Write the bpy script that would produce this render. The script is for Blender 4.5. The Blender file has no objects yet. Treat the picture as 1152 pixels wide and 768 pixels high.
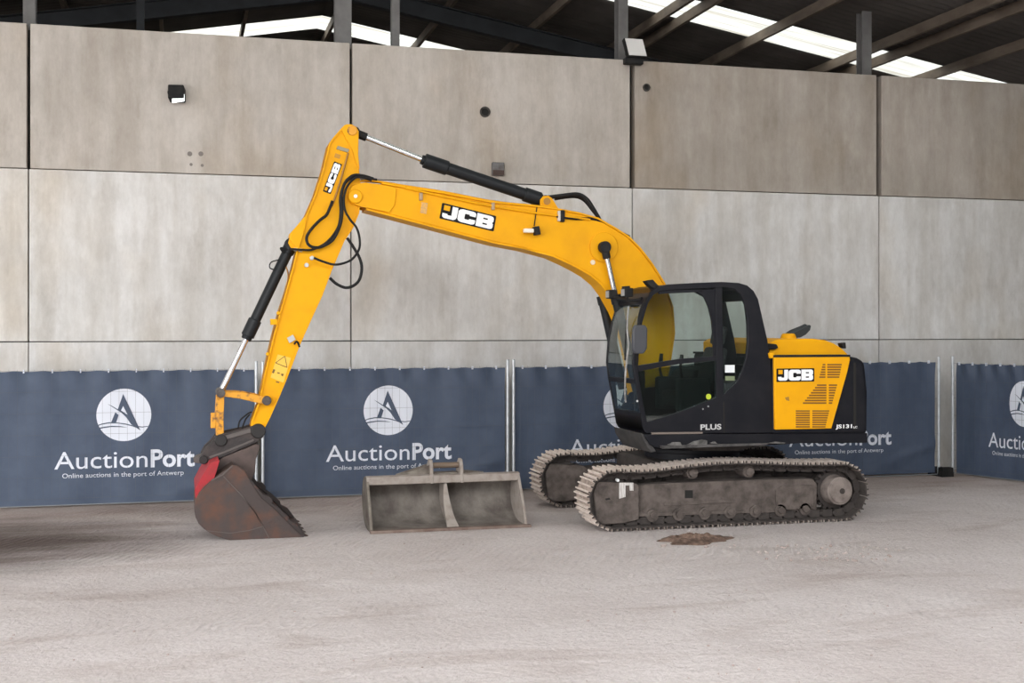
import bpy, bmesh, math, random
from mathutils import Vector, Matrix
from mathutils.geometry import tessellate_polygon

random.seed(7)
C = bpy.context.scene.collection
SC = bpy.context.scene

# ------------------------------------------------------------------ camera
H = 2.40                       # eye height
F = 1370.0                     # focal length in pixels of the 1152 px wide frame
YAW = math.radians(15.08)      # the camera looks a little to the right of the wall's normal
HORIZON = 370.0
s_, c_ = math.sin(YAW), math.cos(YAW)
cam_d = bpy.data.cameras.new('camera')
cam_d.sensor_width = 36.0
cam_d.lens = 36.0 * F / 1152.0
cam_d.shift_y = -(384.0 - HORIZON) / 1152.0
cam_d.clip_end = 200
cam = bpy.data.objects.new('camera', cam_d)
C.objects.link(cam)
cam.location = (0, 0, H)
cam.rotation_euler = (math.pi / 2, 0, -YAW)
SC.camera = cam

# ------------------------------------------------------------------ sky and exposure
w = bpy.data.worlds.new('overcast sky')
SC.world = w
w.use_nodes = True
wn = w.node_tree
bg = wn.nodes['Background']
bg.inputs['Color'].default_value = (0.98, 0.99, 1.0, 1)
bg.inputs['Strength'].default_value = 6.0
# thin overcast, brighter towards the veiled sun at the left front
wt = wn.nodes.new('ShaderNodeTexCoord')
wd = wn.nodes.new('ShaderNodeVectorMath')
wd.operation = 'DOT_PRODUCT'
wd.inputs[1].default_value = (-0.62, -0.76, 0.20)
wn.links.new(wt.outputs['Generated'], wd.inputs[0])
wr = wn.nodes.new('ShaderNodeValToRGB')
wr.color_ramp.elements[0].position = 0.0
wr.color_ramp.elements[1].position = 1.0
wr.color_ramp.elements[0].color = (0.02, 0.0205, 0.021, 1)
we = wr.color_ramp.elements.new(0.62)
we.color = (0.10, 0.102, 0.105, 1)
wr.color_ramp.elements[1].color = (1.0, 1.0, 1.0, 1)
wm = wn.nodes.new('ShaderNodeMath')
wm.operation = 'MULTIPLY_ADD'
wm.inputs[1].default_value = 0.5
wm.inputs[2].default_value = 0.5
wn.links.new(wd.outputs['Value'], wm.inputs[0])
wn.links.new(wm.outputs[0], wr.inputs['Fac'])
wn.links.new(wr.outputs['Color'], bg.inputs['Color'])
vs = SC.view_settings
vs.view_transform = 'Standard'
vs.look = 'None'
vs.exposure = 0.0
vs.gamma = 1.0
vs.use_curve_mapping = False
SC.cycles.max_bounces = 8
SC.cycles.diffuse_bounces = 5
SC.cycles.transparent_max_bounces = 16
SC.cycles.use_denoising = True


# ------------------------------------------------------------------ measuring helpers
def ray(px, py):
    a, v = (px - 576.0) / F, (HORIZON - py) / F
    return (a * c_ + s_, -a * s_ + c_, v)          # world x, y, z per unit of depth


def P(px, py, Y):
    """point of the upright plane y = Y that is seen at this pixel -> (x, z)"""
    d = ray(px, py)
    t = Y / d[1]
    return (d[0] * t, H + d[2] * t)


def PP(px, py, Y):
    x, z = P(px, py, Y)
    return Vector((x, Y, z))


def pts(l, Y):
    return [P(a, b, Y) for a, b in l]


def G(px, py):
    d = ray(px, py)
    t = -H / d[2]
    return (d[0] * t, d[1] * t)


# ------------------------------------------------------------------ materials
MATS = {}


def mat(name, col, rough=0.6, metal=0.0, col2=None, scale=4.0, lo=0.4, hi=0.65, bump=0.0, bscale=30.0,
        stretch=(1, 1, 1), spec=0.5, detail=6.0, coat=0.0):
    m = bpy.data.materials.new(name)
    m.use_nodes = True
    nt = m.node_tree
    b = nt.nodes['Principled BSDF']
    b.inputs['Roughness'].default_value = rough
    b.inputs['Metallic'].default_value = metal
    b.inputs['Specular IOR Level'].default_value = spec
    if coat:
        b.inputs['Coat Weight'].default_value = coat
        b.inputs['Coat Roughness'].default_value = 0.15
    b.inputs['Base Color'].default_value = (*col, 1)
    tc = nt.nodes.new('ShaderNodeTexCoord')
    mp = nt.nodes.new('ShaderNodeMapping')
    mp.inputs['Scale'].default_value = stretch
    nt.links.new(tc.outputs['Object'], mp.inputs['Vector'])
    if col2:
        n = nt.nodes.new('ShaderNodeTexNoise')
        n.inputs['Scale'].default_value = scale
        n.inputs['Detail'].default_value = detail
        n.inputs['Roughness'].default_value = 0.6
        nt.links.new(mp.outputs['Vector'], n.inputs['Vector'])
        r = nt.nodes.new('ShaderNodeValToRGB')
        r.color_ramp.elements[0].position = lo
        r.color_ramp.elements[1].position = hi
        r.color_ramp.elements[0].color = (*col, 1)
        r.color_ramp.elements[1].color = (*col2, 1)
        nt.links.new(n.outputs['Fac'], r.inputs['Fac'])
        nt.links.new(r.outputs['Color'], b.inputs['Base Color'])
    if bump:
        n2 = nt.nodes.new('ShaderNodeTexNoise')
        n2.inputs['Scale'].default_value = bscale
        n2.inputs['Detail'].default_value = 4
        nt.links.new(mp.outputs['Vector'], n2.inputs['Vector'])
        bp = nt.nodes.new('ShaderNodeBump')
        bp.inputs['Strength'].default_value = bump
        bp.inputs['Distance'].default_value = 0.02
        nt.links.new(n2.outputs['Fac'], bp.inputs['Height'])
        nt.links.new(bp.outputs['Normal'], b.inputs['Normal'])
    MATS[name] = m
    return m


def emit(name, col, strength):
    m = bpy.data.materials.new(name)
    m.use_nodes = True
    nt = m.node_tree
    nt.nodes.clear()
    o = nt.nodes.new('ShaderNodeOutputMaterial')
    e = nt.nodes.new('ShaderNodeEmission')
    e.inputs['Color'].default_value = (*col, 1)
    e.inputs['Strength'].default_value = strength
    nt.links.new(e.outputs[0], o.inputs[0])
    return m


def glass(name, tint, refl=0.12):
    m = bpy.data.materials.new(name)
    m.use_nodes = True
    nt = m.node_tree
    nt.nodes.clear()
    o = nt.nodes.new('ShaderNodeOutputMaterial')
    t = nt.nodes.new('ShaderNodeBsdfTransparent')
    t.inputs['Color'].default_value = (*tint, 1)
    g = nt.nodes.new('ShaderNodeBsdfGlossy')
    g.inputs['Roughness'].default_value = 0.03
    g.inputs['Color'].default_value = (0.9, 0.95, 0.95, 1)
    lw = nt.nodes.new('ShaderNodeLayerWeight')
    lw.inputs['Blend'].default_value = 0.5
    pw = nt.nodes.new('ShaderNodeMath')
    pw.operation = 'POWER'
    nt.links.new(lw.outputs['Facing'], pw.inputs[0])
    pw.inputs[1].default_value = 4.0
    ad = nt.nodes.new('ShaderNodeMath')
    ad.operation = 'MULTIPLY_ADD'
    nt.links.new(pw.outputs[0], ad.inputs[0])
    ad.inputs[1].default_value = 0.5
    ad.inputs[2].default_value = refl * 0.5
    mx = nt.nodes.new('ShaderNodeMixShader')
    nt.links.new(ad.outputs[0], mx.inputs[0])
    nt.links.new(t.outputs[0], mx.inputs[1])
    nt.links.new(g.outputs[0], mx.inputs[2])
    nt.links.new(mx.outputs[0], o.inputs[0])
    return m


YEL = mat('yellow paint', (0.80, 0.378, 0.006), 0.5, 0, (0.70, 0.318, 0.010), 2.5, 0.45, 0.8, spec=0.13)
YEL2 = mat('worn yellow paint', (0.70, 0.31, 0.015), 0.55, 0, (0.16, 0.07, 0.03), 11, 0.5, 0.66)
BLK = mat('black paint', (0.008, 0.0085, 0.012), 0.45, 0, (0.014, 0.014, 0.017), 3, spec=0.18)
RUB = mat('black rubber', (0.011, 0.011, 0.012), 0.6, 0, (0.02, 0.019, 0.018), 8, spec=0.2)
CYL = mat('black cylinder paint', (0.011, 0.013, 0.015), 0.45, spec=0.25)
CHR = mat('chrome rod', (0.78, 0.8, 0.82), 0.22, 1.0)
STEEL = mat('dark steel', (0.10, 0.09, 0.085), 0.55, 0.4, (0.06, 0.045, 0.04), 12)
DUST = mat('dusty undercarriage', (0.125, 0.102, 0.09), 0.85, 0, (0.05, 0.039, 0.034), 7, 0.38, 0.68, 0.4, 40)
DUSTD = mat('dark dusty steel', (0.055, 0.045, 0.04), 0.8, 0, (0.025, 0.02, 0.019), 9, 0.35, 0.7, 0.3, 40)
SHOED = mat('shaded mud in shoe grooves', (0.36, 0.295, 0.255), 0.95, 0, (0.21, 0.165, 0.14), 12)  # darker copy of the shoe mud, with groove shade put into the colour
SHOE = mat('dry mud on track shoe', (0.64, 0.565, 0.51), 0.9, 0, (0.44, 0.36, 0.31), 14, 0.45, 0.75, 0.5, 60)
HUB = mat('hub face', (0.22, 0.185, 0.165), 0.7, 0, (0.12, 0.095, 0.085), 9)
RUST = mat('worn bucket steel', (0.058, 0.043, 0.040), 0.62, 0.2, (0.115, 0.05, 0.03), 3.2, 0.44, 0.68, 0.35, 18)
HITCH = mat('hitch steel', (0.036, 0.03, 0.03), 0.55, 0.3, (0.075, 0.056, 0.05), 9, 0.45, 0.75, 0.3, 30)
RED = mat('red paint', (0.36, 0.028, 0.036), 0.55, 0, (0.2, 0.035, 0.035), 9, 0.48, 0.75, spec=0.25)
MUD = mat('dried cement mud', (0.20, 0.178, 0.15), 0.85, 0, (0.085, 0.066, 0.055), 4.5, 0.36, 0.66, 0.5, 30)
MUDIN = mat('rusted bowl steel', (0.21, 0.188, 0.165), 0.8, 0, (0.10, 0.083, 0.073), 3.5, 0.36, 0.62, 0.5, 25, (1, 1, 0.7))
MUDL = mat('pale dried mud edge', (0.285, 0.25, 0.222), 0.85, 0, (0.17, 0.13, 0.11), 8, 0.45, 0.8)
GAL = mat('galvanised tube', (0.62, 0.65, 0.68), 0.42, 0.5, (0.5, 0.53, 0.56), 9)
WIRE = mat('fence wire', (0.10, 0.11, 0.125), 0.6, 0.3)
WHITE = mat('white print', (0.72, 0.75, 0.83), 0.6)
WHITE2 = mat('white decal', (0.85, 0.86, 0.86), 0.45)
SMEAR = mat('white smear', (0.6, 0.58, 0.56), 0.7, 0, (0.33, 0.29, 0.27), 16, 0.45, 0.7, stretch=(3, 1, 0.5))
NAVY = mat('navy banner cloth', (0.050, 0.070, 0.116), 0.62, 0, (0.064, 0.088, 0.138), 5, 0.3, 0.7, 0.12, 300)
SHADEG = mat('grey decal', (0.33, 0.33, 0.33), 0.5)
PALE = mat('pale yellow decal', (0.84, 0.50, 0.06), 0.5)
LIME = mat('lime sticker', (0.45, 0.55, 0.03), 0.5)
SEATM = mat('seat cloth', (0.02, 0.021, 0.023), 0.8, 0, (0.035, 0.036, 0.04), 30)
TRIMG = mat('cab trim plastic', (0.035, 0.038, 0.042), 0.6)
GLASS = glass('tinted cab glass', (0.925, 0.965, 0.95), 0.13)
GLASSD = glass('dark cab glass', (0.55, 0.62, 0.6), 0.05)
COLM = mat('grey painted column', (0.15, 0.147, 0.145), 0.6, 0, (0.10, 0.096, 0.094), 3, 0.4, 0.7)
RAFT = mat('blue grey rafter', (0.035, 0.038, 0.043), 0.6, 0, (0.025, 0.027, 0.03), 2, spec=0.2)
PURL = mat('brown purlin', (0.17, 0.135, 0.105), 0.7, 0, (0.08, 0.06, 0.045), 2.5, 0.4, 0.65, stretch=(1, 0.4, 1))
SHEET = mat('dark roof sheet', (0.085, 0.078, 0.072), 0.75, 0, (0.055, 0.05, 0.046), 1.2)
GRIM = mat('sheet edge cladding', (0.05, 0.05, 0.05), 0.7)
HOLE = mat('dark bore', (0.012, 0.011, 0.01), 0.9)
LENS = mat('frosted lamp glass', (0.62, 0.61, 0.6), 0.35)
LIT = emit('lit lamp glass', (0.97, 1.0, 0.98), 2.2)
PLASTIC = mat('grey plastic box', (0.14, 0.135, 0.135), 0.5, 0, (0.06, 0.045, 0.04), 5, 0.5, 0.7)
CLOD = mat('brown soil', (0.19, 0.125, 0.095), 0.95, 0, (0.06, 0.036, 0.026), 9, 0.38, 0.62)


def concrete():
    m = bpy.data.materials.new('precast concrete')
    m.use_nodes = True
    nt = m.node_tree
    b = nt.nodes['Principled BSDF']
    b.inputs['Roughness'].default_value = 0.85
    L = nt.links.new
    geo = nt.nodes.new('ShaderNodeNewGeometry')
    oi = nt.nodes.new('ShaderNodeObjectInfo')
    off = nt.nodes.new('ShaderNodeVectorMath')
    off.operation = 'MULTIPLY_ADD'
    rv = nt.nodes.new('ShaderNodeCombineXYZ')
    L(oi.outputs['Random'], rv.inputs[0])
    L(oi.outputs['Random'], rv.inputs[2])
    L(rv.outputs[0], off.inputs[0])
    off.inputs[1].default_value = (37, 0, 19)
    L(geo.outputs['Position'], off.inputs[2])

    def noise(scale, stretch, detail=5, rough=0.6):
        mp = nt.nodes.new('ShaderNodeMapping')
        mp.inputs['Scale'].default_value = stretch
        L(off.outputs[0], mp.inputs['Vector'])
        n = nt.nodes.new('ShaderNodeTexNoise')
        n.inputs['Scale'].default_value = scale
        n.inputs['Detail'].default_value = detail
        n.inputs['Roughness'].default_value = rough
        L(mp.outputs[0], n.inputs['Vector'])
        return n.outputs['Fac']

    def ramp(f, p0, c0, p1, c1):
        r = nt.nodes.new('ShaderNodeValToRGB')
        r.color_ramp.elements[0].position = p0
        r.color_ramp.elements[1].position = p1
        r.color_ramp.elements[0].color = (*c0, 1)
        r.color_ramp.elements[1].color = (*c1, 1)
        L(f, r.inputs['Fac'])
        return r.outputs['Color']

    def mix(kind, fac, a, bb):
        x = nt.nodes.new('ShaderNodeMix')
        x.data_type = 'RGBA'
        x.blend_type = kind
        x.inputs['Factor'].default_value = fac
        L(a, x.inputs['A'])
        L(bb, x.inputs['B'])
        return x.outputs['Result']
    base = ramp(noise(0.9, (1, 1, 1)), 0.32, (0.56, 0.55, 0.535), 0.68, (0.66, 0.65, 0.64))
    streak = ramp(noise(1.6, (1.6, 1, 0.16)), 0.40, (0.86, 0.84, 0.81), 0.60, (1.02, 1.02, 1.02))
    blot = ramp(noise(0.55, (1, 1, 0.6), 3), 0.52, (1, 1, 1), 0.76, (0.86, 0.78, 0.67))
    fine = ramp(noise(7, (1, 1, 0.45), 8, 0.75), 0.33, (0.88, 0.87, 0.86), 0.66, (1.06, 1.06, 1.06))
    dark = ramp(noise(1.1, (1.2, 1, 0.5), 6, 0.7), 0.55, (1.02, 1.02, 1.02), 0.74, (0.80, 0.775, 0.75))
    col = mix('MULTIPLY', 0.9, base, streak)
    col = mix('MULTIPLY', 0.9, col, blot)
    col = mix('MULTIPLY', 1.0, col, fine)
    col = mix('MULTIPLY', 0.9, col, dark)
    col = mix('MULTIPLY', 1.0, col, oi.outputs['Color'])
    L(col, b.inputs['Base Color'])
    bp = nt.nodes.new('ShaderNodeBump')
    bp.inputs['Strength'].default_value = 0.12
    bp.inputs['Distance'].default_value = 0.01
    L(noise(25, (1, 1, 1)), bp.inputs['Height'])
    L(bp.outputs[0], b.inputs['Normal'])
    return m


CONC = concrete()


def dirt_floor():
    m = bpy.data.materials.new('packed pale dirt')
    m.use_nodes = True
    nt = m.node_tree
    b = nt.nodes['Principled BSDF']
    b.inputs['Roughness'].default_value = 0.95
    b.inputs['Specular IOR Level'].default_value = 0.15
    L = nt.links.new
    geo = nt.nodes.new('ShaderNodeNewGeometry')

    def noise(scale, stretch=(1, 1, 1), detail=6, rough=0.62, dist=0.0):
        mp = nt.nodes.new('ShaderNodeMapping')
        mp.inputs['Scale'].default_value = stretch
        L(geo.outputs['Position'], mp.inputs['Vector'])
        n = nt.nodes.new('ShaderNodeTexNoise')
        n.inputs['Scale'].default_value = scale
        n.inputs['Detail'].default_value = detail
        n.inputs['Roughness'].default_value = rough
        n.inputs['Distortion'].default_value = dist
        L(mp.outputs[0], n.inputs['Vector'])
        return n.outputs['Fac']

    def ramp(f, p0, c0, p1, c1):
        r = nt.nodes.new('ShaderNodeValToRGB')
        r.color_ramp.elements[0].position = p0
        r.color_ramp.elements[1].position = p1
        r.color_ramp.elements[0].color = (*c0, 1)
        r.color_ramp.elements[1].color = (*c1, 1)
        L(f, r.inputs['Fac'])
        return r.outputs['Color']

    def mixc(kind, fac, a, bb):
        x = nt.nodes.new('ShaderNodeMix')
        x.data_type = 'RGBA'
        x.blend_type = kind
        x.inputs['Factor'].default_value = fac
        L(a, x.inputs['A'])
        L(bb, x.inputs['B'])
        return x.outputs['Result']

    def mth(op, a, bb=None, v=None):
        x = nt.nodes.new('ShaderNodeMath')
        x.operation = op
        L(a, x.inputs[0])
        if bb is not None:
            L(bb, x.inputs[1])
        if v is not None:
            x.inputs[1].default_value = v
        return x.outputs[0]
    base = ramp(noise(0.5), 0.3, (0.57, 0.515, 0.502), 0.7, (0.70, 0.652, 0.645))
    patch = ramp(noise(0.9, (0.45, 1.5, 1), 7, 0.65, 0.6), 0.52, (1, 1, 1), 0.74, (0.74, 0.69, 0.66))
    fine = ramp(noise(26, (1, 1, 1), 8, 0.75), 0.34, (0.80, 0.785, 0.775), 0.66, (1.06, 1.06, 1.06))
    pale = ramp(noise(1.7, (0.3, 2.2, 1), 5), 0.60, (0, 0, 0), 0.76, (0.05, 0.05, 0.05))
    col = mixc('MULTIPLY', 1.0, base, patch)
    col = mixc('MULTIPLY', 1.0, col, fine)
    col = mixc('ADD', 1.0, col, pale)
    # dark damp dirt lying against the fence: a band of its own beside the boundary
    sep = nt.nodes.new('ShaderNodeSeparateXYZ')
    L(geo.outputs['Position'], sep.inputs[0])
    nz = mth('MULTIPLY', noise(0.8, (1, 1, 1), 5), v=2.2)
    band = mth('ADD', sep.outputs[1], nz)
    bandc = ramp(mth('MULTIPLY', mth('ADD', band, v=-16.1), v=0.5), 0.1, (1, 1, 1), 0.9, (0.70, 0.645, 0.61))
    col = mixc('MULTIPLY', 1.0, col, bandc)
    # soft shadow painted into the floor colour at the left end of the fence
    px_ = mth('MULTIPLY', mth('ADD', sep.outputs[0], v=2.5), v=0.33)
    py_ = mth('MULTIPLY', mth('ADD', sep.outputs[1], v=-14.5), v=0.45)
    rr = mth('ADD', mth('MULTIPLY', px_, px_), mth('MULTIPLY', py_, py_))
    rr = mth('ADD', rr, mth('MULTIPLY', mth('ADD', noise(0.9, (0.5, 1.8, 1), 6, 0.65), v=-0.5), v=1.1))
    soil = ramp(rr, 0.05, (0.20, 0.172, 0.158), 1.1, (1, 1, 1))  # dark ramp of the painted shadow
    col = mixc('MULTIPLY', 1.0, col, soil)  # soil holds the painted shadow at the left end of the fence
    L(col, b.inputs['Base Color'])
    # relief: tread marks of rubber tyres and loose crumbs
    wv = nt.nodes.new('ShaderNodeTexWave')
    wv.inputs['Scale'].default_value = 3.2
    wv.inputs['Distortion'].default_value = 7
    wv.inputs['Detail'].default_value = 3
    wv.inputs['Detail Scale'].default_value = 0.6
    mp = nt.nodes.new('ShaderNodeMapping')
    mp.inputs['Rotation'].default_value = (0, 0, 0.5)
    L(geo.outputs['Position'], mp.inputs['Vector'])
    L(mp.outputs[0], wv.inputs['Vector'])
    mask = ramp(noise(0.33, (0.5, 1.4, 1), 3), 0.5, (0, 0, 0), 0.66, (1, 1, 1))
    h1 = mth('MULTIPLY', wv.outputs['Fac'], mask)
    h1 = mth('MULTIPLY', h1, v=0.45)
    h2 = mth('ADD', h1, mth('MULTIPLY', noise(14, (1, 1, 1), 8, 0.7), v=1.0))
    h3 = mth('ADD', h2, mth('MULTIPLY', noise(2.4, (1, 1, 1), 4), v=1.3))
    bp = nt.nodes.new('ShaderNodeBump')
    bp.inputs['Strength'].default_value = 0.95
    bp.inputs['Distance'].default_value = 0.05
    L(h3, bp.inputs['Height'])
    L(bp.outputs[0], b.inputs['Normal'])
    return m


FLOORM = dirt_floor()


def skylight_mat():
    m = bpy.data.materials.new('translucent roof sheet')
    m.use_nodes = True
    nt = m.node_tree
    nt.nodes.clear()
    L = nt.links.new
    o = nt.nodes.new('ShaderNodeOutputMaterial')
    t = nt.nodes.new('ShaderNodeBsdfTransparent')
    tl = nt.nodes.new('ShaderNodeBsdfTranslucent')
    geo = nt.nodes.new('ShaderNodeNewGeometry')
    mp = nt.nodes.new('ShaderNodeMapping')
    mp.inputs['Scale'].default_value = (0.5, 14, 1)
    L(geo.outputs['Position'], mp.inputs['Vector'])
    n = nt.nodes.new('ShaderNodeTexNoise')
    n.inputs['Scale'].default_value = 1.0
    L(mp.outputs[0], n.inputs['Vector'])
    r = nt.nodes.new('ShaderNodeValToRGB')
    r.color_ramp.elements[0].position = 0.35
    r.color_ramp.elements[1].position = 0.6
    r.color_ramp.elements[0].color = (0.36, 0.345, 0.30, 1)
    r.color_ramp.elements[1].color = (0.54, 0.565, 0.54, 1)
    L(n.outputs['Fac'], r.inputs['Fac'])
    L(r.outputs[0], t.inputs['Color'])
    tl.inputs['Color'].default_value = (0.6, 0.62, 0.58, 1)
    L(r.outputs[0], tl.inputs['Color'])
    mx = nt.nodes.new('ShaderNodeMixShader')
    mx.inputs[0].default_value = 0.5
    L(t.outputs[0], mx.inputs[1])
    L(tl.outputs[0], mx.inputs[2])
    L(mx.outputs[0], o.inputs[0])
    return m


SKYL = skylight_mat()


# ------------------------------------------------------------------ mesh helpers
class MB:
    """collects shapes for ONE mesh object; o is subtracted from every vertex"""

    def __init__(self, o=(0, 0, 0)):
        self.v, self.f, self.o, self.cuts = [], [], Vector(o), []

    def cut(self):
        """what follows becomes an object of its own"""
        self.cuts.append((len(self.v), len(self.f)))
        return self

    def add(self, verts, faces):
        n = len(self.v)
        self.v += [Vector(v) - self.o for v in verts]
        self.f += [tuple(i + n for i in f) for f in faces]
        return self

    def box(self, x0, x1, y0, y1, z0, z1):
        v = [(x0, y0, z0), (x1, y0, z0), (x1, y1, z0), (x0, y1, z0), (x0, y0, z1), (x1, y0, z1), (x1, y1, z1), (x0, y1, z1)]
        return self.add(v, [(0, 3, 2, 1), (4, 5, 6, 7), (0, 1, 5, 4), (1, 2, 6, 5), (2, 3, 7, 6), (3, 0, 4, 7)])

    def obox(self, c, ax, ay, az):
        """box around c with half-axis vectors"""
        c, ax, ay, az = map(Vector, (c, ax, ay, az))
        v = [c + ax * i + ay * j + az * k for k in (-1, 1) for j in (-1, 1) for i in (-1, 1)]
        return self.add(v, [(0, 2, 3, 1), (4, 5, 7, 6), (0, 1, 5, 4), (1, 3, 7, 5), (3, 2, 6, 7), (2, 0, 4, 6)])

    def prism(self, loops, y0, y1):
        """outline (with holes) in the x-z plane pushed from y0 to y1"""
        if not isinstance(loops[0][0], (tuple, list)):
            loops = [loops]
        flat = [p for l in loops for p in l]
        tris = tessellate_polygon([[Vector((p[0], p[1], 0)) for p in l] for l in loops])
        n = len(flat)
        v = [(p[0], y0, p[1]) for p in flat] + [(p[0], y1, p[1]) for p in flat]
        f = []
        for t in tris:
            a, b, c = (Vector(flat[i]) for i in t)
            cr = (b - a).x * (c - a).y - (b - a).y * (c - a).x
            t = tuple(t) if cr > 0 else tuple(reversed(t))
            f.append(t)
            f.append(tuple(i + n for i in reversed(t)))
        k = 0
        for li, l in enumerate(loops):
            ar = sum(l[i][0] * l[(i + 1) % len(l)][1] - l[(i + 1) % len(l)][0] * l[i][1] for i in range(len(l)))
            fwd = (ar > 0) == (li == 0)
            for i in range(len(l)):
                a, b = k + i, k + (i + 1) % len(l)
                f.append((b, a, a + n, b + n) if fwd else (a, b, b + n, a + n))
            k += len(l)
        return self.add(v, f)

    def ribbon(self, line, y0, y1, th, closed=False):
        """sheet of thickness th following a polyline in x-z, from y0 to y1 (th to the left of the direction of travel)"""
        n = len(line)
        out = []
        for i in range(n):
            a = Vector(line[(i - 1) % n] if (i > 0 or closed) else line[i])
            b = Vector(line[(i + 1) % n] if (i < n - 1 or closed) else line[i])
            d = (b - a).normalized()
            out.append((line[i][0] - d.y * th, line[i][1] + d.x * th))
        for i in range(n if closed else n - 1):
            j = (i + 1) % n
            self.prism([line[i], line[j], out[j], out[i]], y0, y1)
        return self

    def cyl(self, p0, p1, r0, r1=None, seg=20, cap=True):
        p0, p1 = Vector(p0), Vector(p1)
        r1 = r0 if r1 is None else r1
        d = (p1 - p0).normalized()
        a = d.orthogonal().normalized()
        b = d.cross(a)
        v = []
        for p, r in ((p0, r0), (p1, r1)):
            v += [p + (a * math.cos(t) + b * math.sin(t)) * r for t in (2 * math.pi * i / seg for i in range(seg))]
        f = [(i, (i + 1) % seg, seg + (i + 1) % seg, seg + i) for i in range(seg)]
        if cap:
            f += [tuple(reversed(range(seg))), tuple(range(seg, 2 * seg))]
        return self.add(v, f)

    def tube(self, path, r, seg=8, sm=6):
        P_ = [Vector(p) for p in path]
        q = []
        if sm > 1 and len(P_) > 2:
            for i in range(len(P_) - 1):
                a, b, c, d = P_[max(i - 1, 0)], P_[i], P_[i + 1], P_[min(i + 2, len(P_) - 1)]
                for k in range(sm):
                    t = k / sm
                    q.append(0.5 * ((2 * b) + (c - a) * t + (2 * a - 5 * b + 4 * c - d) * t * t + (3 * b - a - 3 * c + d) * t ** 3))
            q.append(P_[-1])
        else:
            q = P_
        v, f = [], []
        up = None
        for i, p in enumerate(q):
            d = (q[min(i + 1, len(q) - 1)] - q[max(i - 1, 0)]).normalized()
            if up is None:
                up = d.orthogonal().normalized()
            up = (up - d * up.dot(d)).normalized()
            b = d.cross(up)
            v += [p + (up * math.cos(t) + b * math.sin(t)) * r for t in (2 * math.pi * k / seg for k in range(seg))]
        for i in range(len(q) - 1):
            f += [(i * seg + k, i * seg + (k + 1) % seg, (i + 1) * seg + (k + 1) % seg, (i + 1) * seg + k) for k in range(seg)]
        f += [tuple(reversed(range(seg))), tuple(range((len(q) - 1) * seg, len(q) * seg))]
        return self.add(v, f)

    def build(self, name, m, parent=None, bevel=0.0, smooth=True, seg=2, angle=35):
        if self.cuts:
            ends = sorted(set(self.cuts + [(len(self.v), len(self.f))]))
            first, a = None, (0, 0)
            for e in ends:
                if e[1] > a[1]:
                    p = MB()
                    p.v = self.v[a[0]:e[0]]
                    p.f = [tuple(i - a[0] for i in q) for q in self.f[a[1]:e[1]]]
                    o = p.build(name, m, parent, bevel, smooth, seg, angle)
                    first = first or o
                a = e
            return first
        me = bpy.data.meshes.new(name)
        me.from_pydata([tuple(x) for x in self.v], [], self.f)
        me.update()
        bm = bmesh.new()
        bm.from_mesh(me)
        bmesh.ops.remove_doubles(bm, verts=bm.verts, dist=1e-5)
        bmesh.ops.recalc_face_normals(bm, faces=bm.faces)
        bm.to_mesh(me)
        bm.free()
        me.materials.append(m)
        if smooth:
            me.shade_smooth()
            me.set_sharp_from_angle(angle=math.radians(angle))
        ob = bpy.data.objects.new(name, me)
        C.objects.link(ob)
        if parent:
            ob.parent = parent
        if bevel:
            md = ob.modifiers.new('bevel', 'BEVEL')
            md.width = bevel
            md.segments = seg
            md.limit_method = 'ANGLE'
            md.angle_limit = math.radians(35)
        return ob


def tag(o, label, cat, group=None):
    o['label'] = label
    o['category'] = cat
    if group:
        o['group'] = group
    return o


def struct(o):
    o['kind'] = 'structure'
    return o


def empty(name, loc, rz=0.0):
    o = bpy.data.objects.new(name, None)
    o.empty_display_size = 0.3
    o.location = loc
    o.rotation_euler = (0, 0, rz)
    C.objects.link(o)
    return o


def copy_tree(o, parent=None):
    c = o.copy()
    C.objects.link(c)
    c.parent = parent
    for ch in list(o.children):
        copy_tree(ch, c)
    return c


def text_tris(s, bold=0.0):
    """flat triangles of a line of lettering, size 1 font units -> (verts2d, faces, xmin, xmax)"""
    cu = bpy.data.curves.new('t', 'FONT')
    cu.body = s
    cu.resolution_u = 4
    cu.offset = bold
    ob = bpy.data.objects.new('t', cu)
    C.objects.link(ob)
    dg = bpy.context.evaluated_depsgraph_get()
    me = bpy.data.meshes.new_from_object(ob.evaluated_get(dg))
    v = [(p.co.x, p.co.y) for p in me.vertices]
    f = [tuple(p.vertices) for p in me.polygons]
    bpy.data.objects.remove(ob)
    bpy.data.curves.remove(cu)
    bpy.data.meshes.remove(me)
    xs = [a for a, _ in v]
    return v, f, min(xs), max(xs)


def text_on(mb, s, org, ux, uz, width, height, bold=0.0, shear=0.0, fn=None):
    """lettering into mb: from org along ux (total width), capitals `height` high along uz"""
    v, f, x0, x1 = text_tris(s, bold)
    ch = 0.69
    org, ux, uz = Vector(org), Vector(ux), Vector(uz)
    vv = []
    for a, b in v:
        p = org + ux * ((a - x0) / (x1 - x0) * width + shear * b / ch * height) + uz * (b / ch * height)
        vv.append(fn(p) if fn else p)
    mb.add(vv, f)


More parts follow.
